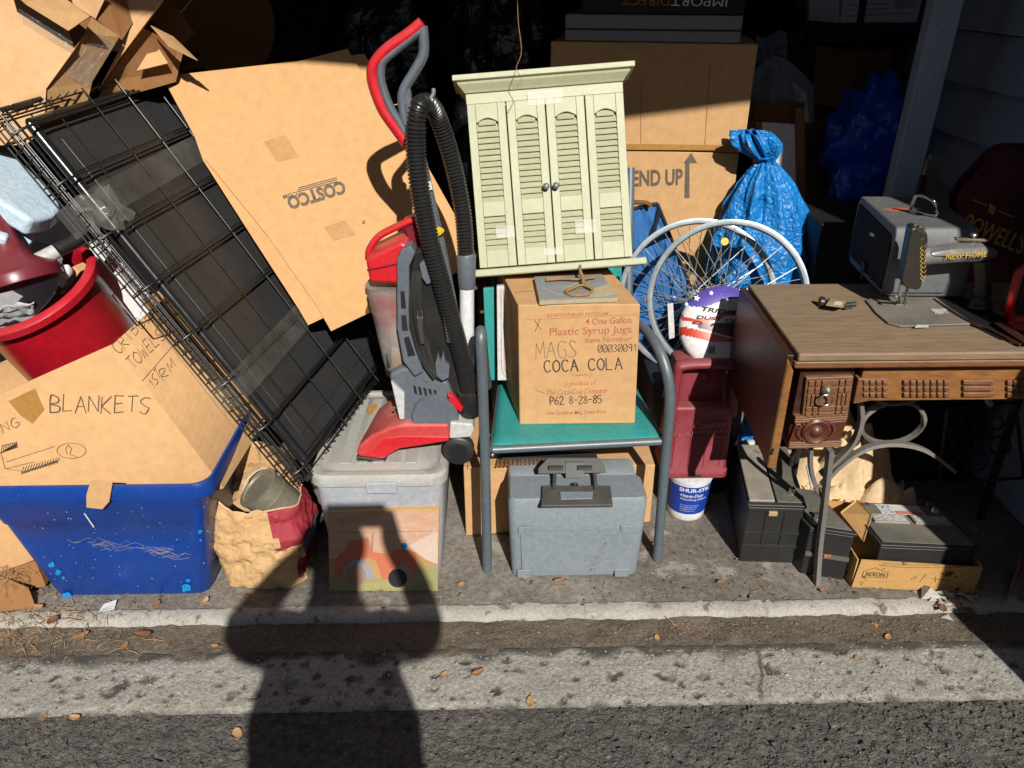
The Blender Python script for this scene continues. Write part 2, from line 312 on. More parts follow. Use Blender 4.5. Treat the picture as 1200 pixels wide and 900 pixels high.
# ---------------------------------------------------------------- lettering
def text_on(txt, p0, p1, n, h, m, parent, name='lettering', lift=.0008, off=0.0, shear=0, spacing=1, flip=False):
    cu = bpy.data.curves.new('t', 'FONT'); cu.body = txt; cu.size = 1; cu.offset = off; cu.shear = shear; cu.space_character = spacing; cu.resolution_u = 3
    t = link(bpy.data.objects.new('t', cu)); dg = bpy.context.evaluated_depsgraph_get(); me = bpy.data.meshes.new_from_object(t.evaluated_get(dg))
    bpy.data.objects.remove(t); bpy.data.curves.remove(cu)
    us = [v.co.x for v in me.vertices]; u0, u1 = min(us), max(us)
    p0, p1, n = V(p0), V(p1), V(n).normalized(); ex = (p1 - p0); ln = ex.length; e1 = ex / ln; ey = n.cross(e1).normalized()
    c = (p0 + p1) / 2
    for v in me.vertices:
        a, b = (v.co.x - u0) / (u1 - u0), v.co.y / .70
        v.co = p0 + ex * a + ey * (b * h) + n * lift - c
    me.materials.clear(); me.materials.append(M[m]); o = link(bpy.data.objects.new(name, me)); put(o, parent, c); return o
def text_px(txt, a, b, hpx, pl, m, parent, **k):
    p0, p1 = PP(*a, pl), PP(*b, pl); mid = ((a[0] + b[0]) / 2, (a[1] + b[1]) / 2)
    d = V((b[0] - a[0], b[1] - a[1])).normalized(); q = PP(mid[0] + d.y * hpx, mid[1] - d.x * hpx, pl)
    return text_on(txt, p0, p1, pl[1], (q - (p0 + p1) / 2).length, m, parent, **k)
GL = {'A': [[(0, 0), (.5, 1), (1, 0)], [(.2, .4), (.8, .4)]], 'B': [[(0, 0), (0, 1), (.7, .9), (.7, .6), (0, .5), (.85, .35), (.8, .05), (0, 0)]], 'C': [[(.9, .85), (.6, 1), (.2, .9), (0, .5), (.2, .1), (.6, 0), (.9, .15)]],
      'E': [[(.85, 1), (0, 1), (0, 0), (.85, 0)], [(0, .5), (.7, .52)]], 'G': [[(.9, .9), (.4, 1), (0, .5), (.3, 0), (.9, .1), (.9, .45), (.55, .45)]], 'I': [[(.5, 0), (.5, 1)]], 'K': [[(0, 0), (0, 1)], [(.85, 1), (0, .45), (.9, 0)]],
      'L': [[(0, 1), (0, 0), (.8, 0)]], 'M': [[(0, 0), (.1, 1), (.5, .3), (.9, 1), (1, 0)]], 'N': [[(0, 0), (0, 1), (.9, 0), (.9, 1)]], 'O': [[(.5, 1), (.1, .8), (0, .5), (.1, .2), (.5, 0), (.9, .2), (1, .5), (.9, .8), (.5, 1)]], 'P': [[(0, 0), (0, 1), (.8, .9), (.8, .55), (0, .45)]],
      'R': [[(0, 0), (0, 1), (.8, .9), (.8, .6), (0, .5), (.9, 0)]], 'S': [[(.9, .9), (.4, 1), (.05, .75), (.5, .5), (.85, .25), (.5, 0), (0, .1)]], 'T': [[(0, 1), (1, 1)], [(.5, 1), (.5, 0)]], 'W': [[(0, 1), (.25, 0), (.5, .7), (.75, 0), (1, 1)]], 'X': [[(0, 1), (1, 0)], [(1, 1), (0, 0)]],
      '0': [[(.2, 0), (0, .25), (0, .75), (.2, 1), (.8, 1), (1, .75), (1, .25), (.8, 0), (.2, 0)], [(.1, .15), (.9, .85)]], '1': [[(.2, .8), (.5, 1), (.5, 0)]], '2': [[(0, .8), (.3, 1), (.8, .95), (.9, .7), (0, 0), (1, 0)]], '3': [[(0, .9), (.5, 1), (.9, .8), (.5, .52), (.95, .25), (.5, 0), (0, .1)]], '5': [[(.9, 1), (.1, 1), (.05, .55), (.6, .6), (.95, .3), (.6, 0), (0, .05)]],
      '6': [[(.8, 1), (.2, .7), (0, .3), (.3, 0), (.8, .1), (.9, .4), (.4, .55), (.05, .35)]], '8': [[(.5, .52), (.1, .75), (.5, 1), (.9, .75), (.5, .52), (0, .25), (.5, 0), (1, .25), (.5, .52)]], '9': [[(.9, .65), (.5, .45), (.1, .7), (.4, 1), (.85, .9), (.9, .5), (.7, 0)]], '-': [[(.1, .5), (.9, .5)]], ' ': []}
def ribbon(mb, pts, n, wd):
    for i, (a, b) in enumerate(zip(pts, pts[1:])):
        d = (b - a)
        if d.length < 1e-6: continue
        d.normalize(); s = n.cross(d) * (wd / 2); a2, b2 = a - d * wd * .35, b + d * wd * .35; e = n * (.00003 * (i % 5))
        mb.add([a2 + s + e, b2 + s + e, b2 - s + e, a2 - s + e], [(0, 1, 2, 3)])
def hand_px(txt, a, b, hpx, pl, m, parent, wd=.003, name='handwriting', gap=.35, jit=.05, up=None, lift=.0009):
    """hand-drawn capitals between two sight points on a plane"""
    mb = MB(); rnd = random.Random(hash(len(txt) * 31 + ord(txt[0]))); k = len(txt); cw = 1 / (k + gap * (k - 1)); d = V((b[0] - a[0], b[1] - a[1])); L = d.length; d /= L; u = V(up).normalized() if up else V((d.y, -d.x)); n = pl[1]
    for i, ch in enumerate(txt):
        x0 = i * cw * (1 + gap); dy = rnd.uniform(-jit, jit)
        for st in GL.get(ch, []):
            pts = []
            for (x, y) in st:
                px = a[0] + d.x * L * (x0 + x * cw) + u.x * hpx * (y + dy); py = a[1] + d.y * L * (x0 + x * cw) + u.y * hpx * (y + dy)
                kj = .035 if jit else .012; pts.append(PP(px + rnd.gauss(0, kj) * L * cw, py + rnd.gauss(0, kj) * hpx, pl) + n * lift)
            ribbon(mb, cat(pts, 3) if len(pts) > 2 and ch in 'BCGOPRS02356890' else pts, n, wd * rnd.uniform(.75, 1.2))
    return mb.build(name, m, parent, smooth=0, rec=False)
def line_px(lines, pl, m, parent, wd=.002, name='pen_line', lift=.0009):
    mb = MB()
    for l in lines: ribbon(mb, [PP(*p, pl) + pl[1] * lift for p in l], pl[1], wd)
    return mb.build(name, m, parent, smooth=0, rec=False)
def patch_px(poly, pl, m, parent, name, th=.0012, lift=.0003):
    return MB().prism([PP(*p, pl) + pl[1] * lift for p in poly], pl[1] * th).build(name, m, parent, smooth=0)
# ================================================================ the setting
mat('asphalt', (.105, .096, .088), (.135, .124, .114), rough=.9, spec=.25, scale=5, bump=1.0, bdist=.012, bscale=110, fine=.4, spots=(110, .66, (.13, .12, .11)))
mat('kerb_concrete', (.345, .33, .295), (.29, .275, .243), rough=.92, spec=.2, scale=7, bump=1.0, bscale=130, fine=.3, spots=(60, .66, (.12, .11, .10)), attr=('pit', (.075, .068, .06)))
mat('dirt', (.165, .138, .108), (.115, .096, .076), rough=.98, spec=.1, scale=9, bump=.9, bscale=140, fine=.35)
mat('slab', (.25, .228, .198), (.135, .12, .10), rough=.92, spec=.2, scale=4.5, bump=.6, bscale=150, fine=.28, spots=(7, .60, (.30, .285, .26)))
mat('lip', (.40, .385, .35), (.30, .28, .245), rough=.85, spec=.2, scale=10, bump=.5, bscale=110, fine=.2, spots=(20, .585, (.16, .14, .115)))
def axis(a, b, step, lo, hi, k=8):
    out = [lo + (a - lo) * (i / k) ** .5 for i in range(k)]; n = int((b - a) / step); out += [a + (b - a) * i / n for i in range(n + 1)]
    return out + [b + (hi - b) * ((i + 1) / k) ** 2 for i in range(k)]
def sheet(name, xs, ys, zf, m):
    mb = MB(); nx = len(xs); mb.v = [V((x, y, zf(x, y))) for y in ys for x in xs]
    mb.f = [(j * nx + i, j * nx + i + 1, (j + 1) * nx + i + 1, (j + 1) * nx + i) for j in range(len(ys) - 1) for i in range(nx - 1)]
    return kind(mb.build(name, m, None, smooth=60, rec=False))
xs = axis(-1.75, 1.75, .006, -60, 60)
def near(x): return 1 if abs(x) < 1.8 else 0
def z_asph(x, y):
    b = -.0215 - .004 * (y + .3)
    if not near(x) or y < -.9: return b
    d = noise.voronoi(V((x * 62, y * 62, 0)))[0]
    return b + .0085 * (1 - min(1, d[0] * 1.2)) + .004 * nz((x, y, 0), 14) + .003 * nz((x, y, 0), 45)
ysA = [-60 + (60 - .8) * (i / 8) ** .5 for i in range(8)] + [-.8 + .0065 * i for i in range(int(.5 / .0065) + 2)]
sheet('asphalt', xs, ysA, z_asph, 'asphalt')
PITS = [(random.uniform(-1.7, 1.7), random.uniform(-.29, -.14), random.uniform(.005, .017) * random.uniform(.4, 1)) for _ in range(360)] + [(PZ(*p, -.02).x, PZ(*p, -.02).y, r) for p, r in (((455, 800), .03), ((415, 770), .026), ((135, 768), .018), ((215, 770), .03), ((742, 753), .02), ((175, 800), .016), ((905, 788), .02), ((985, 765), .02), ((130, 815), .02), ((340, 805), .018))]
GP = {}
for p in PITS: GP.setdefault(int(p[0] // .1), []).append(p)
def z_kerb(x, y):
    e = min(1, max(0, (y + .296 + .016 * nz((x, 0, 8), 5) + .006 * nz((x, 0, 8), 28)) / .012)) if near(x) else 1; b = -.0155 + .0035 * e + .003 * (y + .3) / .17
    if not near(x): return b
    z = b + .0025 * nz((x, y, 0), 22) + .0012 * nz((x, y, 0), 90)
    c = int(x // .1)
    for k in (c - 1, c, c + 1):
        for (px, py, r) in GP.get(k, ()):
            d = math.hypot((x - px), (y - py) * 1.25) / r
            if d < 1: z -= .55 * min(r, .010) * (1 - d * d)
    return z
ko = sheet('kerb', xs, [-.304 + .0055 * i for i in range(33)], z_kerb, 'kerb_concrete')
CRK = (PZ(888, 780, -.02).x,)
pa_ = ko.data.attributes.new('pit', 'FLOAT', 'POINT'); vals = []
for v in ko.data.vertices:
    x, y = v.co.x + WL[ko].x, v.co.y + WL[ko].y; m_ = 0; c_ = int(x // .1)
    if near(x):
        for k in (c_ - 1, c_, c_ + 1):
            for (px, py, r) in GP.get(k, ()):
                d = math.hypot((x - px), (y - py) * 1.25) / r; m_ = max(m_, min(1, max(0, 1.1 - d - .5 * nz((x, y, 1), 70)) * 5))
        if abs(x - CRK[0] - .010 * nz((0, y, 2), 25) - .25 * (y + .2)) < .0045: m_ = 1
        m_ *= .35 + .65 * min(1, max(0, .6 + 1.4 * nz((x, y, 0), 30)))
        m_ = max(m_, min(1, max(0, (y + .168) / .02 + 1.6 * nz((x, y, 4), 14) - .4)), min(.8, max(0, (-.288 - y) / .02 + 1.2 * nz((x, y, 7), 20) - .3)))
    vals.append(m_)
pa_.data.foreach_set('value', vals)
def z_gut(x, y):
    t = (y + .14) / .12; return -.0105 - .006 * t + (.006 * nz((x, y, 0), 18) + .003 * nz((x, y, 0), 60) if near(x) else 0)
sheet('gutter', xs, [-.15 + .006 * i for i in range(22)], z_gut, 'dirt')
prof = [(-.026, -.026), (-.023, -.012), (-.018, -.006), (-.011, -.002), (.000, .001), (.012, .002), (.020, .001), (.026, -.01)]
LCK = [-1.17, -1.06, -.93, -.31, .22, .71, 1.02]
def z_lip(i, x): return prof[i][1] - (.007 if min(abs(x - q - .008 * nz((q, i * .3, 0), 3)) for q in LCK) < .005 else 0) + (.0022 * nz((x, i * .1, 0), 12) + .0018 * nz((x, i * .2, 3), 45) if near(x) else 0)
mb = MB(); nx = len(xs); mb.v = [V((x, p[0] + (.004 * nz((x, 0, 5), 9) if near(x) else 0), z_lip(i, x))) for i, p in enumerate(prof) for x in xs]
mb.f = [(j * nx + i, j * nx + i + 1, (j + 1) * nx + i + 1, (j + 1) * nx + i) for j in range(len(prof) - 1) for i in range(nx - 1)]
kind(mb.build('threshold', 'lip', None, smooth=60, rec=False))
ysF = [.016 + .008 * i for i in range(48)] + [.45, .6, 1, 2, 3.2]
xf = [x for x in xs if abs(x) < 1.76]
sheet('floor', [-3.2, -2.5] + xf + [2.5, 3.2], ysF, lambda x, y: (.0025 * nz((x, y, 0), 10) + .0012 * nz((x, y, 0), 50) - .001 if near(x) and y < .5 else 0), 'slab')

def struct(name, a, b, m): return kind(MB().box(a, b).build(name, m, None, bevel=.004))
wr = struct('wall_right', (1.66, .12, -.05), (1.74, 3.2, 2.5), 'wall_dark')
for i in range(15):
    z0 = .01 + i * .165
    MB().prism([(1.657, .125, z0), (1.600, .125, z0), (1.612, .125, z0 + .06), (1.636, .125, z0 + .158), (1.657, .125, z0 + .158)], (0, 2.9, 0)).build('siding_panel', 'siding', wr)
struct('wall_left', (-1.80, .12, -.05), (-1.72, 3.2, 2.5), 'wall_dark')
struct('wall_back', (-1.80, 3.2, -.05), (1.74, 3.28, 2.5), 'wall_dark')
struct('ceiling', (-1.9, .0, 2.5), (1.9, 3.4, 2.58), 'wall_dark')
struct('door_header', (-2.2, .0, 2.14), (2.2, .075, 2.499), 'siding')
struct('added_eave', (-4, -.95, 2.573), (4, -.002, 2.70), 'siding')  # unseen overhang added to block overhead sky and set the shadow edge
for nm, s in (('jamb_right', 1), ('jamb_left', -1)):
    struct(nm, (min(s * 1.62, s * 2.0), .0, -.02), (max(s * 1.62, s * 2.0), .118, 2.138), 'stud')
# upright stud in front of the right wall
a, b = PY(1109, 0, 1.02), PY(1078, 190, 1.02)
o = MB().box((a.x - .045, 1.0, .0), (a.x + .045, 1.05, 2.49)).build('wall_stud', 'stud', None, bevel=.004); tag(o, 'grey upright stud standing against the grey horizontal siding', 'stud')
# ================================================================ left side
# ---- blue tote
def ring_rr(c, hx, hy, z, rad, k=6, ex=(1, 0, 0)):
    c = V(c); out = []
    for sx, sy, a0 in ((1, 1, 0), (-1, 1, 90), (-1, -1, 180), (1, -1, 270)):
        for i in range(k + 1):
            a = R(a0 + 90 * i / k); out.append(V((c.x + sx * (hx - rad) + rad * math.cos(a), c.y + sy * (hy - rad) + rad * math.sin(a), z)))
    return out
bx, by = -1.005, .265
rim_z = .400
t = thing('storage_tote', 'blue plastic storage tote holding the box marked blankets', 'storage tote', (bx, by, 0))
prof = [(.205, .185, 0, .03), (.211, .190, .010, .034), (.242, .212, .19, .036), (.258, .219, .268, .036), (.262, .223, .272, .036), (.280, .232, rim_z - .05, .036), (.287, .234, rim_z - .045, .036)]
mb = MB(); mb.loft([ring_rr((bx, by, 0), hx, hy, z, r) for hx, hy, z, r in prof], caps=False); n = len(ring_rr((0, 0, 0), 1, 1, 0, .1)); mb.f.append(tuple(range(n)))
mb.build('body', 'blue_tote', t, solid=.004, smooth=40)
mb = MB(); rp = [(.288, .235, rim_z - .040), (.297, .244, rim_z - .042), (.300, .247, rim_z - .010), (.296, .243, rim_z), (.290, .237, rim_z), (.287, .234, rim_z - .01)]
mb.loft([ring_rr((bx, by, 0), hx, hy, z, .042) for hx, hy, z in rp], caps=False, loop=True); mb.build('rim', 'blue_tote', t, smooth=50)
front = plane3(V((bx, by - .1925, .010)), V((bx + .1, by - .1925, .010)), V((bx, by - .222, .268)))
rq = random.Random(8)
for cx0, cy0, r0 in ((61, 661, 5), (69, 670, 4), (75, 676, 2.5), (219, 688, 7), (221, 679, 3), (78, 697, 6), (235, 622, 3.5), (236, 632, 2)):
    patch_px([(cx0 + r0 * rq.uniform(.55, 1.2) * math.cos(k * .57), cy0 + r0 * rq.uniform(.4, 1.0) * math.sin(k * .57)) for k in range(11)], front, 'blue_fresh', t, 'paint_mark', th=.0005, lift=.0028)
mb = MB(); rnd = random.Random(3)
for i in range(34):
    x, y = rnd.uniform(78, 205), 628 + rnd.uniform(-4, 14); y = 634 + (x - 78) * .11 + rnd.gauss(0, 3)
    pts = [PP(x + k * rnd.uniform(5, 9), y + rnd.gauss(0, 2), front) + front[1] * .004 for k in range(4)]
    mb.tube(pts, .00045, 3)
mb.build('cobweb', 'paint_grey', t, smooth=0)['kind'] = 'stuff'
MB().tube([PP(100, 600, front) + front[1] * .005, PP(111, 616, front) + front[1] * .005], .0017, 6).build('white_scrap', 'ink_white', t)
mb = MB()
for i in range(60):
    p = PP(rnd.uniform(40, 255), rnd.uniform(578, 690), front) + front[1] * .0036; q = V((rnd.gauss(0, 1), 0, rnd.gauss(0, 1))).normalized() * rnd.uniform(.001, .004)
    ribbon(mb, [p, p + q], front[1], rnd.uniform(.0006, .0016))
mb.build('scuff', 'light_plastic', t, smooth=0, rec=False)['kind'] = 'stuff'
# ---- BLANKETS box inside the tote
bf = ypl(.10)
t = thing('cardboard_box', 'tilted cardboard box marked BLANKETS sitting in the blue tote', 'cardboard box', PY(120, 560, .2))
FP = [(-210, 555), (133, 403), (262, 572), (30, 660), (-60, 690)]
f3 = [PP(*p, bf) for p in FP]
dv = V((.03, .40, .012))
cm = MB().prism(f3, dv); cm.f = [f for f in cm.f if set(f) != {0, 1, 5, 6}]; cm.build('carton', 'cardboard', t, solid=.005).modifiers['solid'].offset = -1
pr = plane3(f3[1], f3[2], f3[1] + dv)
# seam panel line on right face, tape
line_px([[(172, 370), (282, 512)]], pr, 'cardboard_old', t, wd=.002, name='crease')
hand_px('BLANKETS', (59, 481), (176, 482), 19, bf, 'ink_marker', t, wd=.0031, jit=.14, up=(.06, -1), gap=.22)
hand_px('ING', (-6, 513), (24, 498), 11, bf, 'ink_marker', t, wd=.0018)
hand_px('CRIB', (140, 416), (163, 388), 15, pr, 'ink_marker', t, wd=.0016, up=(-.7, -.75)); hand_px('BE', (166, 386), (178, 372), 14, pr, 'ink_marker', t, wd=.0016, up=(-.7, -.75))
hand_px('TOWELS', (156, 434), (194, 396), 15, pr, 'ink_marker', t, wd=.0016, up=(-.6, -.8))
hand_px('1ST', (180, 458), (188, 440), 12, pr, 'ink_marker', t, wd=.0014, up=(-.5, -.85)); hand_px('RM', (192, 446), (206, 430), 12, pr, 'ink_marker', t, wd=.0014, up=(-.5, -.85))
line_px([[(166, 447), (205, 402)]], pr, 'ink_marker', t, wd=.0013)
el = [(84 + 17 * math.cos(a * .3), 528 + 9 * math.sin(a * .3)) for a in range(22)]
line_px([el, [(79, 532), (77, 526), (80, 521), (84, 526), (82, 532), (92, 536)], [(8, 541), (64, 523)], [(8, 549), (40, 541)], [(2, 533), (6, 549), (32, 553), (70, 538)], [(2, 522), (20, 518)]] + [[(25 + i * 3.2, 555 - i * .9), (28 + i * 3.2, 547 - i * .9)] for i in range(14)] + [[(1 + i * 2.4, 532 - i), (3 + i * 2.4, 522 - i * .6)] for i in range(8)], bf, 'ink_marker', t, wd=.0016)
line_px([[(0 + i, 531 - i * .5), (20 + i * .2, 519 + i)] for i in range(6)] + [[(26, 553 + i), (68, 539 + i)] for i in range(3)], bf, 'ink_marker', t, wd=.0016)
patch_px([(10, 470), (41, 455), (52, 480), (38, 496), (25, 487)], bf, 'packing_tape', t, 'tape')
# cardboard tab hanging over the tote rim
tp = by - .253
q = [PY(106, 564, tp), PY(132, 565, tp), PY(128, 588, tp), PY(120, 597, tp), PY(101, 595, tp), PY(101, 580, tp)]
MB().prism(q, (0, .004, 0)).build('loose_flap', 'cardboard', t, bevel=.001)
# ---- brown cardboard at the far left with straw
t = thing('cardboard_box', 'weathered brown box end leaning beside the blue tote with straw heaped on it', 'cardboard box', PZ(0, 690, 0))
pa = [PY(-80, 560, .16), PY(8, 580, .16), PY(54, 688, .10), PY(-60, 700, .10)]
MB().prism(pa, (-.02, .22, .02)).build('carton', 'cardboard_brown', t, bevel=.003)
pf = [PZ(-40, 722, .002), PZ(42, 712, .002), PZ(34, 690, .035), PZ(-20, 668, .05)]
MB().prism(pf, (0, 0, .005)).build('torn_flap', 'cardboard_brown', t)
mb = MB(); rnd = random.Random(11)
for i in range(420):
    p = PZ(rnd.gauss(6, 14), rnd.gauss(668, 12), .06 + rnd.uniform(-.02, .03)); d = V((rnd.gauss(0, 1), rnd.gauss(0, 1), rnd.gauss(0, .5))).normalized() * rnd.uniform(.006, .02)
    mb.tube([p, p + d * .5 + V((0, 0, .002)), p + d], .0006, 3)
o = mb.build('straw_clump', 'straw', t, smooth=0); kind(o, 'stuff')
# ---- red tub
ax = V((-.2, -.3, .85)).normalized(); rc = PY(36, 340, .31)
t = thing('plastic_tub', 'big red plastic tub with rolled rim behind the blankets box', 'tub', rc - ax * .50)
RB = .155
MB().lathe([(.150, -.50), (.153, -.49), (RB - .003, -.02), (RB, -.012), (RB + .016, -.012), (RB + .018, .006), (RB + .010, .014), (RB - .002, .014), (RB - .007, .006), (RB - .012, -.02), (.145, -.46), (.02, -.465)], rc, ax, 48, caps=False).build('body', 'tub_red', t, smooth=50)
t2 = thing('bowl', 'grey plastic bowl lying in the red tub', 'bowl', rc - ax * .09)
MB().lathe([(.03, -.10), (.07, -.095), (.13, -.04), (.145, -.015), (.15, -.012), (.144, -.018), (.12, -.045), (.06, -.088), (.02, -.09)], rc + V((-.05, -.02, .02)), V((-.2, -.5, .85)), 32, caps=False).build('shell', 'foam', t2, smooth=60)
t2 = thing('paper_scrap', 'torn brown and white paper scraps poking out of the red tub', 'paper', PY(75, 330, .30))
MB().prism([PY(62, 345, .29), PY(68, 335, .29), PY(86, 312, .31), PY(94, 318, .31), PY(74, 345, .29)], (.01, .03, 0)).build('brown_piece', 'cardboard', t2)
mb = MB().ball(PY(77, 318, .285), (.016, .02, .018)).ball(PY(73, 330, .285), (.012, .015, .016)); mb.disp(lambda p: V((0, 0, 1)) * nz(p, 90) * .006); mb.build('white_piece', 'ink_white', t2)
mb = MB().grid(lambda u, v: PY(-20 + 60 * u, 362 - 8 * u + 14 * v, .19 + .03 * v) + V((0, 0, .012 * nz((u, v, 0), 5))), 24, 6); mb.build('white_piece', 'light_plastic', t2, solid=.003)
# ---- maroon hood with handle
hx = V((.30, -.25, -.92)).normalized(); ho = PY(22, 322, .22)
t = thing('leaf_blower_nozzle', 'maroon plastic flared hood with grey collar and black handle over the red tub', 'garden tool', ho)
MB().lathe([(.022, -.17), (.030, -.12), (.038, -.06), (.05, -.035), (.088, -.008), (.092, .0), (.092, .022), (.088, .024), (.084, .002), (.04, -.03)], ho, hx, 36, caps=False).build('hood', 'maroon_smooth', t, smooth=40)
for k in range(3):
    an = -.6 + k * .9; u = hx.orthogonal().normalized(); vv = hx.cross(u); dr = u * math.cos(an) + vv * math.sin(an)
    MB().prism([ho - hx * .06 + dr * .037, ho - hx * .008 + dr * .082, ho - hx * .012 + dr * .03], hx.cross(dr) * .004).build('rib', 'maroon_smooth', t)
c0, c1, c2 = PY(44, 307, .24), PY(66, 294, .27), PY(112, 270, .36)
MB().tube([c0, c1], [.020, .017], 16).build('collar', 'light_plastic', t); MB().tube([c1, c1 + (c2 - c1) * .1, c2], [.0165, .0175, .0175], 16).build('handle', 'black_plastic', t)
# ---- pale blue bin lid
t = thing('foam_cooler', 'pale blue textured cooler above the maroon hood', 'cooler', PY(0, 270, .35))
pl = plane3(PY(0, 160, .50), PY(72, 240, .36), PY(0, 245, .22))
poly = [(-60, 108), (0, 162), (70, 232), (73, 246), (62, 254), (36, 258), (0, 236), (-60, 190)]
MB().prism([PP(*p, pl) for p in poly], -pl[1] * .05).build('lid', 'pale_blue', t, bevel=.012, seg=4)
poly2 = [(-60, 150), (0, 212), (30, 240), (22, 252), (0, 240), (-60, 200)]
MB().prism([PP(p[0] - 6, p[1] + 8, pl) - pl[1] * .052 for p in poly2], -pl[1] * .12).build('body', 'pale_blue', t, bevel=.01, seg=3)
MB().prism([PY(14, 272, .30), PY(34, 268, .30), PY(38, 282, .30), PY(26, 298, .30)], (0, .02, 0)).build('latch', 'pale_blue', t, bevel=.003)
# ---- white board behind the crate wires
o = MB().prism([PY(96, 282, .50), PY(122, 276, .50), PY(215, 395, .50), PY(155, 400, .47)], (-.01, .02, 0)).build('white_board', 'white_plastic', None, bevel=.004); tag(o, 'glossy white board showing through the black crate wires', 'board')
# ---- top-left battered boxes; panels coloured paler where sunlit, darker where shaded
def slab(t, name, pts, m, th=.004, tri=False):
    pts = [V(p) for p in pts]; n = (pts[1] - pts[0]).cross(pts[2] - pts[0]).normalized(); n = n if n.dot(CAM - pts[0]) < 0 else -n
    return MB().prism(pts, n * th).build(name, m, t, smooth=0)
t = thing('cardboard_box', 'sunlit battered cardboard box with bent open flap high above the crate', 'cardboard box', PY(0, 110, .5))
def pq_(*a): return [PY(*p) for p in a]
slab(t, 'front_panel', pq_((-90, -60, .46), (16, 0, .46), (20, 14, .455), (88, 57, .44), (54, 104, .41), (52, 150, .40), (30, 170, .38), (-90, 170, .38)), 'cardboard_lit')
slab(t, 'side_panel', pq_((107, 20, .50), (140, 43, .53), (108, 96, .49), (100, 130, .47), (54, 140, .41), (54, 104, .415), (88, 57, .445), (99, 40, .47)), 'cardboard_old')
slab(t, 'inner_panel', pq_((80, 34, .50), (106, 18, .52), (100, 44, .50), (88, 60, .48)), 'cardboard_dark')  # shade under the flap put into the dark colour
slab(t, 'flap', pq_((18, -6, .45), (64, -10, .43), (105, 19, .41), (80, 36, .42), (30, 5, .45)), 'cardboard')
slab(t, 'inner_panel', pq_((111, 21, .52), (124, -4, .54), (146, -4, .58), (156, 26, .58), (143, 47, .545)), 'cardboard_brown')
slab(t, 'flap', pq_((78, -14, .50), (86, 5, .50), (112, 22, .515), (125, -6, .52)), 'cardboard_lit')
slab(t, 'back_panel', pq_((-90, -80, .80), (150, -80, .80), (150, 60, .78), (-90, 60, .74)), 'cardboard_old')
mb = MB().grid(lambda u, v: PY(112 + 24 * u - 34 * v, 36 + 14 * u + 52 * v, .495 + .03 * u - .04 * v - .012) + V((0, -.008, .004)) * (crumple((u, v, 0), 4) - .2), 26, 30); mb.build('tape_wrap', 'clear_wrap', t, smooth=60)
mb = MB().grid(lambda u, v: PY(22 + 64 * u, 14 + 40 * u + 12 * v - 4, .435 - .01 * u) + V((0, -.01, .006)) * (crumple((u * 2, v, 0), 4)), 30, 8); mb.build('tape_wrap', 'clear_wrap', t, smooth=60)
t = thing('cardboard_box', 'crushed open cardboard box with standing flaps behind the battered box', 'cardboard box', PY(170, 100, .62))
slab(t, 'side_panel', pq_((136, -40, .60), (215, -40, .60), (191, 0, .59), (168, 32, .58), (140, 68, .56), (118, 100, .54), (136, 66, .56), (156, 28, .575)), 'cardboard_lit')
slab(t, 'inner_panel', pq_((168, 33, .60), (216, 56, .68), (206, 96, .66), (156, 110, .60), (116, 118, .57), (120, 100, .57)), 'cardboard_brown')  # darker brown paints the shade inside the box
slab(t, 'back_panel', pq_((176, 24, .70), (196, -8, .72), (228, 38, .74), (214, 55, .72)), 'cardboard_dark')  # shaded panel, its shade painted as dark cardboard
slab(t, 'flap', pq_((176, 30, .58), (202, 43, .57), (231, 71, .56), (198, 55, .57)), 'cardboard_old', .005)
slab(t, 'flap', pq_((181, 49, .64), (197, 74, .62), (160, 83, .585)), 'cardboard')
t = MB().tube([PY(192, 38, .8), PY(228, -4, .8), PY(240, -18, .8)], .0012, 5).build('wire', 'light_plastic', None); tag(t, 'thin pale wire slanting up from the crushed box flap', 'wire')

# ================================================================ wire crate with tray
A0 = V((-.483, .081, .372)); S_ = V((.2461, .9692, .065)).normalized(); T0 = V((-1.055, .226, 1.238)); L_ = (T0 - A0).normalized(); LL = (T0 - A0).length; WW = .72
N_ = S_.cross(L_).normalized(); N_ = N_ if N_.dot(CAM - A0) > 0 else -N_
def cr(l, s, n=0): return A0 + L_ * l + S_ * s + N_ * n
t = thing('dog_crate', 'folded black wire dog crate with tray propped up on the grey tote', 'dog crate', A0)
def wire(pts, r=.0023, nm='wire'): return MB().tube(pts, r, 6).build(nm, 'black_wire', t, smooth=60)
cross = [.03, .17, .31, .45, .59, .73, .87, 1.0]
for s_ in [i * WW / 6 for i in range(7)]:
    wire([cr(0, s_, .004), cr(LL, s_, .004)])
    wire([cr(0, s_ + .004, -.066), cr(LL, s_ + .004, -.066)])
for c in cross:
    wire([cr(c, -.012, -.012), cr(c, 0, .006), cr(c, .035, .012), cr(c, .07, .008), cr(c, WW, .008)], .0031)
    wire([cr(c + .008, .05, .004), cr(c + .008, WW, .004)], .0019); wire([cr(c, 0, -.062), cr(c, WW, -.062)])
for k, nn in enumerate((-.012, -.032, -.052)):       # folded side panels seen edge-on
    for s_ in (-.004, .018): wire([cr(.0, s_ + .004 * k, nn), cr(LL, s_ + .004 * k, nn)], .0022)
    wire([cr(LL - .003, 0, nn), cr(LL - .003, WW, nn)], .0022); wire([cr(.003, 0, nn), cr(.003, WW, nn)], .0022)
for i in range(36):
    l = .012 + i * LL / 36; MB().tube([cr(l, -.006, -.010), cr(l, -.002, -.058), cr(l + .002, .026, -.060)], .0013, 5).build('rung', 'black_wire', t)
for i in range(26):
    s_ = .012 + i * WW / 26
    MB().tube([cr(LL + .003, s_, -.006), cr(LL + .004, s_, -.056)], .0013, 5).build('rung', 'black_wire', t); MB().tube([cr(-.003, s_, -.006), cr(-.004, s_, -.056)], .0013, 5).build('rung', 'black_wire', t)
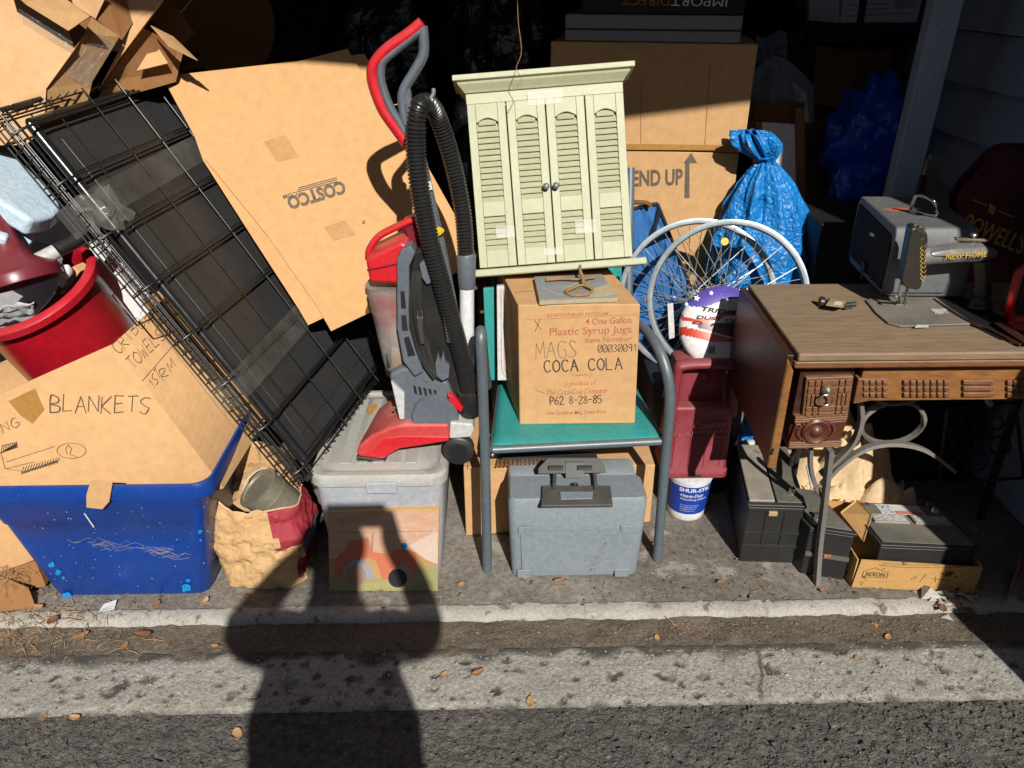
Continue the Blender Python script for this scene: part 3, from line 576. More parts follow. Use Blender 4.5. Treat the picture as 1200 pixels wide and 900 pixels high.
wire([cr(.62, -.006, -.05), cr(.62, -.05, -.055), cr(.535, -.052, -.055), cr(.53, -.006, -.05)], .0022, 'door_latch')
for l, s_ in ((.004, 0), (LL, 0), (LL, .09), (LL, WW), (.004, WW)):
    MB().tube([cr(l, s_ - .012, .008), cr(l, s_ + .012, .008)], .006, 8).build('hinge_clip', 'black_plastic', t)
MB().tube([cr(LL, .025, .004), cr(LL, .075, .004)], .0075, 10).build('latch_sleeve', 'black_plastic', t)
# tray
mb = MB(); s0, s1, l0, l1 = .052, WW - .02, .03, LL - .035
mb.prism([cr(l0, s0, -.022), cr(l0, s1, -.022), cr(l1, s1, -.022), cr(l1, s0, -.022)], -N_ * .006); tr = mb.build('tray', 'tray_plastic', t)
MB().tube([cr(l0, s0, -.016), cr(l0, s1, -.016), cr(l1, s1, -.016), cr(l1, s0, -.016)], .0125, 12, closed=False).build('tray_rim', 'tray_rim', tr, smooth=60)
MB().tube([cr(l0 + .001, s0, -.016), cr(l1 - .001, s0, -.016)], .0128, 14).build('tray_rim', 'tray_rim', tr, smooth=60)
MB().prism([cr(l0 + .05, s0 + .05, -.022), cr(l0 + .05, s1 - .05, -.022), cr(l1 - .05, s1 - .05, -.022), cr(l1 - .05, s0 + .05, -.022)], N_ * .004).build('tray_panel', 'tray_plastic', tr, bevel=.003)
for l in (.29, .80):
    mb = MB().grid(lambda u, v: cr(l - .035 + .07 * v + .10 * (u - .2) * .25, -.02 + (WW * .93) * u, -.06 + .074 * min(1, max(0, u / .05)) + .0012 * nz((u * 9, v * 3, l), 2)), 44, 5); mb.build('clear_tape', 'clear_tape', t, smooth=60)
mb = MB().grid(lambda u, v: cr(.735 + .09 * v + .03 * nz((u, v, 0), 3), -.03 + .12 * u + .02 * nz((v, u, 3), 3), .014 + .03 * crumple((u, v, 1), 3) * (1 - abs(2 * u - 1))), 26, 20); mb.build('plastic_wrap', 'clear_wrap', t, smooth=60)
MB().prism([PP(430, 478, (cr(0, 0, .012), N_)), PP(441, 472, (cr(0, 0, .012), N_)), PP(444, 482, (cr(0, 0, .012), N_)), PP(433, 487, (cr(0, 0, .012), N_))], N_ * .001).build('tape_scrap', 'packing_tape', t)

# ================================================================ flattened carton on the crate
a = V((-.885, .725, 1.229)); b = V((-.468, .465, .611)); q = V((-.26, .73, 1.057)); cp = plane3(a, b, q); cp = (cp[0] + cp[1] * .055, cp[1])
t = thing('flattened_carton', 'flattened cardboard carton printed with an upside-down store name leaning on the crate', 'cardboard', b)
P1 = [(196, 101), (280, 85), (345, 73), (407, 57), (470, 160), (552, 312), (440, 363), (388, 388), (372, 360), (315, 278), (240, 186), (228, 160)]
MB().prism([PP(*p, cp) for p in P1], -cp[1] * .006).build('front_layer', 'cardboard_new', t, smooth=0)
cp2 = (cp[0] - cp[1] * .009, cp[1])
P2 = [(202, 88), (345, 72), (427, 63), (560, 300), (480, 350), (380, 372), (361, 381), (350, 362), (300, 285), (238, 188)]
MB().prism([PP(*p, cp2) for p in P2], -cp[1] * .006).build('rear_layer', 'cardboard_new', t, smooth=0)
nP = cp[1]
text_px('COSTCO', (402, 212), (335, 232), 14.5, cp, 'ink_grey', t, off=.05, lift=.0006)
text_px('.COM', (349, 224), (331, 229), 5, cp, 'ink_grey', t, off=.02, lift=.0006)
line_px([[(348 + i, 225 - i * 2.4), (395 - i * .3, 213 - i * 2.4)] for i in range(3)], cp, 'ink_grey', t, wd=.0026, name='printed_rule')
patch_px([(309, 166), (334, 158), (350, 183), (325, 190)], cp, 'packing_tape', t, 'tape'); patch_px([(380, 266), (404, 258), (417, 275), (391, 282)], cp, 'packing_tape', t, 'tape')
line_px([[(241, 171), (300, 163), (385, 143), (470, 121)], [(350, 80), (375, 110), (388, 142), (380, 190)], [(388, 142), (432, 185)], [(345, 309), (385, 300), (450, 275)]], cp, 'cardboard', t, wd=.0022, name='crease', lift=.0004)
patch_px([(424, 262), (427, 257), (428, 262)], cp, 'ink_grey', t, 'tear')
# ================================================================ middle
# ---- paper bag with a tin inside
bc = PZ(312, 694, 0) + V((0, .10, 0))
t = thing('paper_bag', 'crumpled brown paper bag with red printing standing between blue and grey totes', 'paper bag', bc)
def bagp(an, h):
    w0 = .108 + .022 * math.sin(math.pi * min(1, h / .3)) ; d0 = .085 + .012 * math.sin(math.pi * h / .3)
    e = 4.5 if h < .16 else 3.2
    ca, sa = math.cos(an), math.sin(an); r = (abs(ca) ** e + abs(sa) ** e) ** (-1 / e)
    p = V((ca * r * w0, sa * r * d0, h)); k = .010 * fbm(p, 4, 2, 2) - .020 * (abs(nz((p.x, p.y, p.z * .6), 9, 3)) - .15) - .012 * (abs(nz((p.x + p.z * .5, p.y, p.z), 15, 5)) - .15)
    lean = V((-.01 - .06 * h, .16 * h, 0))
    k += .009 * nz((ca * 2.2, sa * 2.2, h * 15), 2.1, 6) + .006 * nz((ca * 3, sa * 3, h * 20), 4.1, 9)
    return bc + p + lean + V((ca, sa, 0)) * k
def top_h(an):   # torn mouth: low in front, tall at the back and left
    return .235 + .105 * max(0, math.sin(an)) ** 1.5 + .05 * max(0, -math.cos(an)) ** 2 + .010 * nz((math.cos(an), math.sin(an), 0), 3)
mb = MB(); nA, nH = 64, 26
mb.loft([[bagp(2 * math.pi * k / nA, .003 + (top_h(2 * math.pi * k / nA) - .003) * (j / nH)) for k in range(nA)] for j in range(nH + 1)], caps=False); mb.f.append(tuple(range(nA)))
mat('bag_red', (.30, .022, .035), (.25, .02, .03), rough=.7, bump=.2, bscale=40); mat('bag_blue', (.12, .20, .38), rough=.7)
bw_ = mb.build('bag_wall', 'kraft', t, solid=.0015, smooth=17)
bw_.data.materials.append(M['bag_red']); bw_.data.materials.append(M['bag_blue'])
for pg in bw_.data.polygons:
    if len(pg.vertices) != 4: continue
    c = sum((bw_.data.vertices[i].co for i in pg.vertices), V()) / 4 + WL[bw_] - bc; h = c.z; c = c - V((-.01 - .06 * h, .16 * h, 0)); an = math.degrees(math.atan2(c.y, c.x))
    if (-58 < an < 20 and h > .13) or (-38 < an < 20 and .02 < h < .085) or ((an > 170 or an < -172) and .05 < h < .17): pg.material_index = 1
    elif -25 < an < 20 and .085 <= h <= .13: pg.material_index = 2
mb = MB().tube([bagp(R(a), top_h(R(a))) + V((0, 0, .001)) for a in range(0, 360, 6)], .0022, 6, closed=True); mb.build('folded_edge', 'kraft_pale', t, smooth=60)
tc_ = bc + V((.022, .045, .195)); tax = V((-.55, -.16, .80)).normalized()
t2 = thing('tin_pail', 'dented olive metal pail with wire handle sticking out of the paper bag', 'pail', tc_)
MB().lathe([(.058, -.03), (.060, .05), (.062, .052), (.062, .058), (.060, .06), (.060, .088), (.063, .090), (.063, .096), (.054, .097), (.05, .092), (.01, .092)], tc_ - tax * .02, tax, 40).build('body', 'tin', t2, smooth=40)
u_ = tax.orthogonal().normalized(); v_ = tax.cross(u_)
MB().tube(cat([tc_ + tax * .04 + u_ * .064, tc_ + tax * .075 + u_ * .05 + v_ * .05, tc_ + tax * .08 + v_ * .075, tc_ + tax * .06 - u_ * .05 + v_ * .055, tc_ + tax * .03 - u_ * .064], 8), .0022, 6).build('wire_handle', 'light_plastic', t2)
# ---- grey lidded tote
fl, fr = PZ(372, 562, .372), PZ(524, 546, .372)
x0, x1, y0, y1 = fl.x - .03, fr.x, .095, .56
t = thing('storage_tote', 'dusty pale grey lidded tote carrying the vacuum cleaner', 'storage tote', ((x0 + x1) / 2, (y0 + y1) / 2, 0))
cx, cy, hx_, hy_ = (x0 + x1) / 2, (y0 + y1) / 2, (x1 - x0) / 2, (y1 - y0) / 2
mb = MB(); mb.loft([ring_rr((cx, cy, 0), hx_ - i, hy_ - i, z, .035) for i, z in ((.035, 0), (.03, .01), (.016, .20), (.010, .33))], caps=True); mb.build('body', 'tote_grey', t, smooth=40)
lid = MB(); lid.loft([ring_rr((cx, cy, 0), hx_ - i, hy_ - i, z, .04) for i, z in ((.004, .332), (0, .336), (0, .360), (.006, .368), (.02, .369), (.028, .362), (.04, .362), (.046, .366))]); lid = lid.build('lid', 'tote_lid', t, smooth=40)
for i in range(5):
    xa = cx - hx_ + .07 + i * (2 * hx_ - .14) / 5
    MB().box((xa, cy - hy_ + .06, .366), (xa + (2 * hx_ - .14) / 5 - .012, cy + hy_ - .06, .3695)).build('rib', 'tote_lid', lid, bevel=.002)
MB().box((cx - .03, y0 - .008, .318), (cx + .05, y0 + .002, .352)).build('latch', 'tote_grey', t, bevel=.004)
# ---- painted board
pb = plane3(PZ(386, 692, 0), PZ(513, 692, 0), PY(450, 597, .098))
t = thing('painted_board', 'wooden board with a child painting of an orange tractor leaning on the grey tote', 'painting', PZ(450, 692, 0))
q4 = [PP(386, 692.5, pb), PP(513, 693, pb), PP(515, 598, pb), PP(384, 600, pb)]
MB().prism(q4, V((0, .018, .006))).build('board', 'pine', t, bevel=.002)
def paint(poly, m, nm, k=0): patch_px(poly, pb, m, t, nm, th=.0003, lift=.0004 + .0004 * k)
paint([(385.5, 601), (514, 599), (513.5, 628), (490, 640), (480, 650), (386, 655)], 'paint_sky', 'painted_sky')
paint([(513, 622), (513, 661), (500, 656), (486, 646), (478, 640), (492, 632)], 'paint_white', 'painted_cloud', 1)
paint([(386, 676), (420, 674), (460, 677), (490, 668), (513, 660), (513, 692), (386, 692)], 'paint_green', 'painted_grass', 1)
paint([(391, 676), (393, 655), (406, 642), (408, 634), (432, 630), (436, 646), (446, 648), (460, 648), (462, 644), (480, 644), (488, 650), (487, 678), (470, 679), (448, 678), (440, 656), (432, 653), (420, 658), (404, 676)], 'paint_orange', 'painted_tractor', 2)
def disc(x, y, r, k=18, sy=1): return [(x + r * math.cos(2 * math.pi * i / k), y + r * sy * math.sin(2 * math.pi * i / k)) for i in range(k)]
paint([(401, 676), (404, 662), (414, 655), (426, 655), (436, 664), (438, 678), (430, 679), (424, 668), (412, 668), (408, 678)], 'paint_grey', 'painted_fender', 3); paint([(466, 664), (474, 660), (482, 668), (484, 678), (478, 677), (472, 668)], 'paint_grey', 'painted_fender', 3)
paint(disc(417, 674, 12), 'paint_wheel', 'painted_wheel', 4); paint(disc(417, 674, 4), 'paint_orange', 'painted_hub', 5); paint(disc(466, 677, 11), 'paint_black', 'painted_wheel', 4); paint(disc(474, 639, 3.6), 'blue_cap', 'painted_dot', 4); paint([(395, 607), (402, 609), (405, 616), (398, 615)], 'paint_grey', 'painted_bird', 3); paint([(436, 624), (438, 624), (437, 646), (434, 652)], 'paint_wheel', 'painted_pole', 3)
line_px([[(386, 624), (514, 622)]], pb, 'cardboard_brown', t, wd=.0015, name='board_joint', lift=.0012)
mb = MB(); rnd = random.Random(5)
for i in range(50):
    x, y = rnd.uniform(455, 510), rnd.uniform(602, 632); ribbon(mb, [PP(x, y, pb) + pb[1] * .0014, PP(x + rnd.uniform(1, 4), y + rnd.gauss(0, 1), pb) + pb[1] * .0014], pb[1], .0016)
mb.build('brush_stroke', 'paint_white', t, smooth=0, rec=False)

# ================================================================ vacuum cleaner
Yv = .27
t = thing('vacuum_cleaner', 'red and grey upright vacuum cleaner with black hose standing on the grey tote', 'vacuum cleaner', PZ(490, 520, .372))
def P(x, y, Y=Yv): return PY(x, y, Y)
def pr_(poly, Y, th, nm, m, par=None, bev=.004, seg=3): return MB().prism([PY(*p, Y) for p in poly], (0, th, 0)).build(nm, m, par or t, bevel=bev, seg=seg)
U2 = V((0, 1, 0))
grip = MB().tube(cat([P(495, 27), P(478, 41), P(455, 57), P(441, 72), P(436.5, 85), P(439, 102), P(449, 128), P(464, 150), P(477, 168)], 6), .0135, 12, flat=(U2, 1.25)).build('grip', 'red_plastic', t, smooth=60)
MB().tube(cat([P(494, 35), P(483, 43), P(462, 60), P(449, 72), P(446, 84), P(448, 100), P(457, 125), P(470, 146), P(480, 163)], 6), .0095, 12, flat=(U2, 1.6)).build('handle_loop', 'grey_plastic', t, smooth=60)
MB().tube(cat([P(495, 31), P(496.5, 45), P(496, 64), P(487, 82), P(474, 104), P(472, 120), P(476, 145), P(482, 165)], 6), .0115, 12, flat=(U2, 1.4)).build('handle_loop', 'grey_plastic', t, smooth=60)
MB().tube(cat([P(480, 120), P(484, 160), P(499, 230), P(519, 320), P(541, 440)], 6), [.016] * 9 + [.021] * 16, 14, flat=(U2, 1.2)).build('spine', 'grey_plastic', t, smooth=60)
pr_([(472, 100), (480, 103), (486, 150), (476, 165), (470, 140)], Yv - .012, .03, 'handle_neck', 'grey_plastic')
MB().tube(cat([P(484, 128, Yv - .03), P(497, 122, Yv - .055), P(507, 112, Yv - .05), P(508, 104, Yv - .045)], 5), .005, 8).build('hose_hook', 'grey_plastic', t, smooth=60)
# hose: up from the base, over the hook and down behind
hp = cat([P(551, 470, .20), P(547, 442, .20), P(534, 392, .20), P(518, 335, .20), P(502, 275, .20), P(491, 215, .20), P(487, 165, .20), P(489, 132, .20), P(496, 121, .215), P(505, 124, .24), P(514, 140, .27), P(526, 175, .29), P(536, 215, .30), P(543, 255, .30), P(546, 298, .30)], 30)
hp = resample(hp, .0021); rr = []
for i in range(len(hp)):
    rr.append((.0208 if i < len(hp) * .6 else .0190) + (.0022 if (i % 4) < 2 else -.0016))
MB().tube(hp, rr, 20).build('hose', 'black_hose', t, smooth=25)
MB().tube([P(546, 297, .30), P(546.5, 300, .30), P(547, 333, .30), P(547, 337, .30)], [.021, .024, .022, .020], 18).build('hose_cuff', 'grey_plastic', t); MB().tube([P(547, 337, .30), P(548, 470, .30)], .0185, 18).build('wand', 'white_plastic', t)
MB().tube([P(550, 458, .20), P(551, 470, .20), P(551, 484, .205)], [.031, .032, .026], 18).build('hose_socket', 'black_plastic', t)
pr_([(509, 269), (514, 266), (519, 268), (521, 271), (516, 276), (511, 277)], Yv - .032, .006, 'yellow_sticker', 'yellow', bev=.001)
# dust bin
MB().tube(cat([P(432, 304, .25), P(433, 292, .25), P(444, 277, .25), P(462, 267, .25), P(480, 259, .25), P(490, 256, .25)], 6), .0085, 12, flat=(U2, 1.5)).build('bin_handle', 'red_plastic', t, smooth=60)
lidb = pr_([(428, 306), (434, 300), (470, 283), (480, 288), (476, 300), (470, 334), (433, 332)], .20, .11, 'bin_lid', 'red_plastic', bev=.014, seg=4)
pr_([(470, 262), (486, 256), (498, 300), (490, 330), (482, 290)], .245, .06, 'bin_latch', 'maroon_smooth', bev=.006)
b0, b1 = P(450, 333, .255), P(470, 432, .255); bd = (b0 - b1)
MB().lathe([(.036, 0), (.040, .012), (.041, .03), (.045, bd.length - .01), (.046, bd.length)], b1, bd, 32).build('dust_bin', 'bin_clear', t, smooth=50)
bi = MB().lathe([(.012, .05), (.03, .10), (.043, .16), (.043, bd.length - .03)], b1, bd, 24).build('filter_cone', 'deep_pink', t, smooth=50)
MB().lathe([(.030, .003), (.034, .05), (.02, .07)], b1, bd, 20).build('collected_dust', 'kraft', t)
MB().lathe([(.040, -.012), (.043, -.004), (.040, .008)], b1, bd, 28).build('bin_ring', 'black_plastic', t)
# grey side frame with slots, cord, hook
fr_ = pr_([(465, 303), (470, 293), (481, 288), (487, 297), (480, 312), (479.5, 385), (496, 436), (486, 442), (472, 424), (465, 385)], .175, .05, 'side_frame', 'grey_plastic', bev=.005)
for poly in ([(469, 341), (474, 341), (476, 362), (470, 362)], [(470, 369), (476, 369), (478, 388), (471, 388)], [(473, 396), (479, 394), (487, 417), (478, 418)]): pr_(poly, .1737, .004, 'slot', 'battery_black', fr_, bev=.0015)
pr_([(484, 296), (500, 288), (532, 400), (546, 466), (522, 472), (484, 425), (480, 330)], .205, .07, 'rear_shell', 'black_plastic', bev=.006)
pr_([(491, 310), (497, 306), (505, 332), (500, 334), (494, 325)], .19, .02, 'cord_hook', 'grey_plastic', bev=.003)
pr_([(510, 425), (513, 414), (516, 424), (519, 412), (522, 425), (527, 430), (526, 443), (518, 447), (511, 440)], .165, .02, 'cord_hook', 'grey_plastic', bev=.003)
rnd = random.Random(2)
for i in range(9):
    o_ = (i - 4) * 2.1
    MB().tube(cat([P(488 + o_ * .5, 318, .185), P(487 + o_ * .8, 345 + rnd.uniform(-3, 3), .180), P(490 + o_ * .9, 385, .176 + .004 * (i % 3)), P(499 + o_ * .8, 420, .176), P(512 + o_ * .4, 440 + rnd.uniform(-2, 4), .172)], 6), .0036, 8).build('cord', 'cord', t, smooth=60)
MB().tube([P(492, 372, .168), P(492, 382, .168), P(495, 402, .168)], [.009, .0085, .006], 10).build('plug', 'handle_black', t)
for dx in (0, 5): MB().box((P(489 + dx, 371, .168).x, .167, P(489 + dx, 372, .168).z), (P(490.3 + dx, 371, .168).x, .170, P(489 + dx, 364, .168).z)).build('plug_prong', 'steel', t)
pr_([(517, 312), (522, 330), (530, 400), (524, 402), (514, 340)], .186, .004, 'rating_label', 'handle_black', bev=0)
# lower body and floor head
pr_([(455, 440), (470, 432), (497, 428), (511, 440), (525, 448), (538, 482), (536, 500), (474, 500), (464, 470)], .19, .16, 'lower_body', 'grey_plastic', bev=.012, seg=4)
pr_([(458, 447), (474, 462), (474, 492), (468, 492)], .178, .016, 'side_panel', 'light_plastic', bev=.003)
MB().lathe([(.058, 0), (.060, .004), (.060, .03)], P(510, 490, .170), (0, 1, 0), 40).build('pivot_disc', 'grey_plastic', t, smooth=40)
pr_([(524, 462), (530, 464), (543, 478), (540, 484), (528, 474)], .172, .02, 'release_pedal', 'red_plastic', bev=.003); pr_([(552, 470), (560, 462), (561, 482), (554, 488), (548, 484)], .22, .05, 'rear_pedal', 'red_plastic', bev=.006)
hd = [(417, 530), (420, 522), (436, 510), (456, 501), (474, 497), (526, 497), (527, 517), (500, 521), (468, 526), (456, 533), (450, 540), (419, 536)]
MB().prism([PY(*p, .165) for p in hd], (.03, .20, 0)).build('floor_head', 'red_dusty', t, bevel=.010, seg=4)
MB().prism([PY(x, y, .163) for x, y in ((436, 526), (450, 514), (470, 511), (526, 512), (526, 517), (500, 521), (468, 526), (456, 533), (440, 536), (424, 534))], (0, .01, 0)).build('front_skirt', 'red_plastic', t, bevel=.003)
MB().prism([PY(x, y, .164) for x, y in ((417, 535), (452, 540), (450, 544), (418, 540))], (.03, .195, 0)).build('sole_strip', 'black_plastic', t, bevel=.002)
MB().prism([PY(x, y, .160) for x, y in ((527, 495), (554, 497), (556, 504), (552, 513), (526, 515))], (0, .09, 0)).build('end_cap', 'light_plastic', t, bevel=.006)
MB().ball(P(508, 497, .185), (.019, .018, .016), 20, 12).build('foot_button', 'red_plastic', t, smooth=60)
wc = P(537, 530, .165)
wh = MB().lathe([(.036, 0), (.041, .004), (.041, .030), (.036, .034)], wc, (0, 1, 0), 32).build('wheel', 'battery_black', t, smooth=40); MB().lathe([(.026, -.002), (.027, .002)], wc, (0, 1, 0), 7).build('wheel_hub', 'matt_black', wh)
for poly in ([(430, 316), (468, 308), (468, 310), (430, 318)],): pr_(poly, .1985, .004, 'seam', 'maroon_smooth', lidb, bev=0)
for k in range(5): pr_([(484 + k * 6, 452 + k * 1.2), (487 + k * 6, 452.6 + k * 1.2), (489 + k * 6, 462 + k * 1.2), (486 + k * 6, 461.4 + k * 1.2)], .1885, .003, 'vent_slot', 'battery_black', bev=0)
for x, y in ((462, 478), (530, 470), (500, 446)): MB().lathe([(.004, 0), (.004, .002), (.002, .003)], P(x, y, .1895), (0, -1, 0), 10).build('screw', 'metal_dull', t)
pr_([(500, 213), (505, 212), (507, 222), (502, 223)], Yv - .022, .004, 'label', 'label_white', bev=0)
pr_([(452, 415), (458, 408), (459, 430), (454, 432)], .22, .05, 'bin_catch', 'black_plastic', bev=.002)

# ================================================================ chair, box on it, case below
t = thing('armchair', 'grey tubular patio chair with teal sling seat carrying the syrup box', 'chair', PZ(670, 660, 0))
def ctube(pts, r=.0135, nm='frame', k=8): return MB().tube(cat(pts, k), r, 14).build(nm, 'chair_tube', t, smooth=60)
aL = PY(564, 405, .155); aR = PY(786, 455, .19)
ctube([PZ(571, 668, .001), PY(569, 560, .155), PY(565, 440, .155), PY(563.5, 408, .157), PY(563.5, 393, .166), PY(563.5, 388, .185), PY(564, 390, .21), PY(565, 402, .25), PY(568, 430, .32), PY(571, 452, .40)], nm='arm_frame')
ctube([PZ(770, 655, .001), PY(777, 570, .19), PY(784, 490, .19), PY(785, 460, .193), PY(781, 434, .205), PY(772, 409, .24), PY(760, 391, .30), PY(744, 376, .40), PY(732, 368, .50), PY(728, 372, .58), PY(726, 400, .63)], nm='arm_frame')
sfl, sfr = PY(577, 527, .165), PY(776, 517, .20)
sbl, sbr = V((sfl.x + .03, .60, sfl.z + .015)), V((sfr.x - .05, .62, sfr.z + .015))
ctube([sfl, sfr], .011, 'seat_bar'); ctube([sbl, sbr], .011, 'seat_bar'); ctube([sfl, sbl], .009, 'seat_rail'); ctube([sfr, sbr], .009, 'seat_rail')
ctube([V((sbl.x - .02, .63, 0)), sbl + V((-.02, .02, 0)), V((sbl.x - .02, .80, .98))], nm='back_leg'); ctube([V((sbr.x + .02, .65, 0)), sbr + V((.02, .02, 0)), V((sbr.x + .02, .82, .98))], nm='back_leg')
def seatp(u, v):
    a_ = sfl.lerp(sfr, u); b_ = sbl.lerp(sbr, u); p = a_.lerp(b_, v); return p + V((0, 0, .013 - .006 * math.sin(math.pi * u) - .010 * max(0, 1 - v / .06)))
MB().grid(seatp, 20, 24).build('seat_sling', 'teal', t, solid=.004, smooth=60)
MB().grid(lambda u, v: V((sbl.x + .005 + (sbr.x - sbl.x - .01) * u, .625 + .15 * v, sbl.z + .03 + .5 * v)), 6, 6).build('back_sling', 'teal', t, solid=.004)
MB().prism([PY(566, 338, .50), PY(579, 337, .50), PY(580, 446, .46), PY(571, 446, .46)], (0, .012, 0)).build('back_sling_edge', 'teal', t, bevel=.003)
for p in (PY(572, 510, .175), PY(577, 533, .17), PY(783, 495, .185)): MB().ball(p, .0065, 8, 6).build('bolt', 'steel', t)
# white game board behind
o = MB().prism([PY(582, 336, .46), PY(640, 330, .46), PY(640, 446, .42), PY(583, 446, .42)], (0, .016, 0)).build('game_board', 'label_white', None, bevel=.002); tag(o, 'white panel with red border line standing between chair back and syrup box', 'board')
gp = plane3(PY(578, 336, .46), PY(640, 330, .46), PY(580, 446, .42))
line_px([[(590, 340), (591, 430), (593, 437), (604, 441)], [(587, 340), (588, 432), (591, 440), (604, 445)]], gp, 'ink_red', o, wd=.0016, name='red_border')
# syrup box
yb = .27; cf = ypl(yb); zt = PY(680, 357, yb).z; zb = seatp(.5, .25).z + .002
c0, c1, c2, c3 = PY(609, 495, yb), PY(745, 489, yb), PY(751, 353, yb), PY(607, 361, yb)
for c in (c0, c1): c.z = zb
for c in (c2, c3): c.z = zt
t = thing('cardboard_box', 'sunlit syrup box with red soda print sitting on the teal chair', 'cardboard box', (c0 + c1) / 2)
bk = PZ(592, 328, zt) - c3; bk = V((bk.x, bk.y, 0)); bk = bk * (.315 / bk.y); MB().hexa([c0, c1, c1 + bk, c0 + bk, c3, c2, c2 + bk, c3 + bk]).build('carton', 'cardboard', t, bevel=.004)
pt = (V((0, 0, zt)), V((0, 0, 1)))
line_px([[(603, 343), (629, 341)]], pt, 'cardboard_brown', t, wd=.002, name='flap_edge')
tx = lambda s, a, b, h, m, **k: text_px(s, a, b, h, cf, m, t, **k)
tx('DO NOT CUT BELOW DOTTED LINE', (641, 371), (713, 369), 3.6, 'ink_red', off=.01)
line_px([[(617 + i * 4, 374.5 - i * .19), (619.6 + i * 4, 374.3 - i * .19)] for i in range(33)], cf, 'ink_red', t, wd=.0014, name='dotted_line')
tx('4 One Gallon', (686, 380.5), (740, 378), 7.5, 'ink_red', off=.012); tx('Plastic Syrup Jugs', (644, 393), (740, 389.5), 8.5, 'ink_red', off=.014); tx('Item Number', (686, 401.5), (740, 399.5), 6, 'ink_red', off=.012)
hand_px('00030091', (701, 412.5), (747, 411), 8, cf, 'ink_marker', t, wd=.0021, name='stamped_number', jit=.0, gap=.3)
hand_px('COCA COLA', (638, 436), (729, 432.5), 13.5, cf, 'ink_black', t, wd=.0036, name='stamped_name', jit=0, gap=.3)
hand_px('MAGS', (628, 420), (677, 419), 20, cf, 'ink_marker', t, wd=.0015, gap=.25); hand_px('X', (628, 388), (635, 387), 13, cf, 'ink_marker', t, wd=.0014)
tx('Trademark', (670, 441), (688, 440), 3, 'ink_red'); line_px([[(692 + 2 * math.cos(a * .7), 439.5 + 2 * math.sin(a * .7)) for a in range(10)]], cf, 'ink_red', t, wd=.0009, name='mark_ring')
tx('a product of', (662, 452.5), (699, 450.5), 5.5, 'ink_red', shear=.3, off=-.002); tx('The Coca-Cola Company', (641, 463), (712, 460.5), 6.5, 'ink_red', shear=.35, off=.002)
hand_px('P62 8-28-85', (645, 474), (705, 472), 9, cf, 'ink_black', t, wd=.0026, name='stamped_date', jit=0, gap=.3); tx('Use Earliest Mfg Date First', (640, 486), (711, 484), 4, 'ink_red', off=.008)
line_px([[(628, 457), (638, 460.5)]], cf, 'ink_marker', t, wd=.0012)
# slate plaque with twine
zq = zt + .0015; pq = (V((0, 0, zq + .016)), V((0, 0, 1)))
t = thing('slate_plaque', 'blue-grey slate plaque with twine loop lying on top of the syrup box', 'plaque', PZ(675, 340, zq))
q4 = [PP(632, 351, pq), PP(724, 347, pq), PP(705, 321, pq), PP(626, 324, pq)]
MB().prism([p - V((0, 0, .016)) for p in q4], (0, 0, .012)).build('edge_layer', 'slate_edge', t, bevel=.002); MB().prism([p - V((0, 0, .004)) for p in q4], (0, 0, .004)).build('slate', 'slate', t, bevel=.001)
for poly in ([(694, 339), (714, 332), (722, 346), (690, 349)],): patch_px(poly, pq, 'slate_edge', t, 'stain', th=.0004)
line_px([[(636, 338), (658, 347)], [(660, 339), (676, 332)]], pq, 'kraft_pale', t, wd=.003, name='scratch')
zz = lambda x, y, h=0: PZ(x, y, zq + .020 + h)
MB().tube(cat([zz(668, 345), zz(663, 341), zz(672, 338), zz(683, 336), zz(692, 338), zz(694, 341), zz(688, 345), zz(676, 346)], 8, True), .0042, 8, closed=True).build('twine_loop', 'twine', t, smooth=60)
MB().tube(cat([zz(664, 341, .004), zz(682, 334, .008), zz(694, 339, .004)], 6), .003, 8).build('twine', 'twine', t, smooth=60)
MB().tube(cat([zz(684, 334, .004), zz(683, 326, .012), zz(680, 318, .02), PZ(680, 308, zq + .05)], 6), [.0055] * 12 + [.004] * 7, 8).build('twine', 'twine', t, smooth=60)
for k in range(3): MB().tube(cat([zz(640, 326 + k * 1.2, .003), zz(658, 325 + k, .005), zz(680, 327, .007), zz(698, 325 - k, .004)], 5), .0026, 7).build('twine', 'twine', t, smooth=60)
# tool case below
t = thing('tool_case', 'grey plastic hard case with black folding handle standing under the teal chair', 'tool case', PZ(675, 676, 0))
yc = .125
def fp(x, y, Y=yc): return PY(x, y, Y)
c = [PZ(600, 677, .001), PZ(746, 673, .001)]
H1 = PY(675, 583, yc).z; xl, xr = PY(594, 590, yc).x, PY(755, 585, yc).x
mb = MB(); mb.loft([ring_rr(((c[0].x + c[1].x) / 2, yc + .05, 0), (c[1].x - c[0].x) / 2 + e, .052 + f, z, .02, 4) for e, f, z in ((-.004, -.006, .001), (0, 0, .006), (.006, .004, .12), (.010, .006, H1 - .012), (.004, 0, H1))]); mb.build('front_shell', 'case_grey', t, smooth=40)
H2 = PY(675, 552, yc + .13).z
mb = MB(); mb.loft([ring_rr(((c[0].x + c[1].x) / 2 - .004, yc + .152, 0), (c[1].x - c[0].x) / 2 + e, .044 + f, z, .02, 4) for e, f, z in ((-.004, -.006, .001), (0, 0, .006), (.004, .002, H2 - .02), (.0, 0, H2 - .004), (-.01, -.01, H2))]); mb.build('rear_shell', 'case_pale', t, smooth=40)
fpl = plane3(V((0, yc - .002, .0)), V((1, yc - .002, 0)), V((0, yc - .008, H1)))
pf = (V((0, yc - .0085, 0)), V((0, -1, 0)))
patch_px([(610, 622), (742, 620), (738, 668), (612, 670)], pf, 'case_grey', t, 'recessed_panel', th=.002)
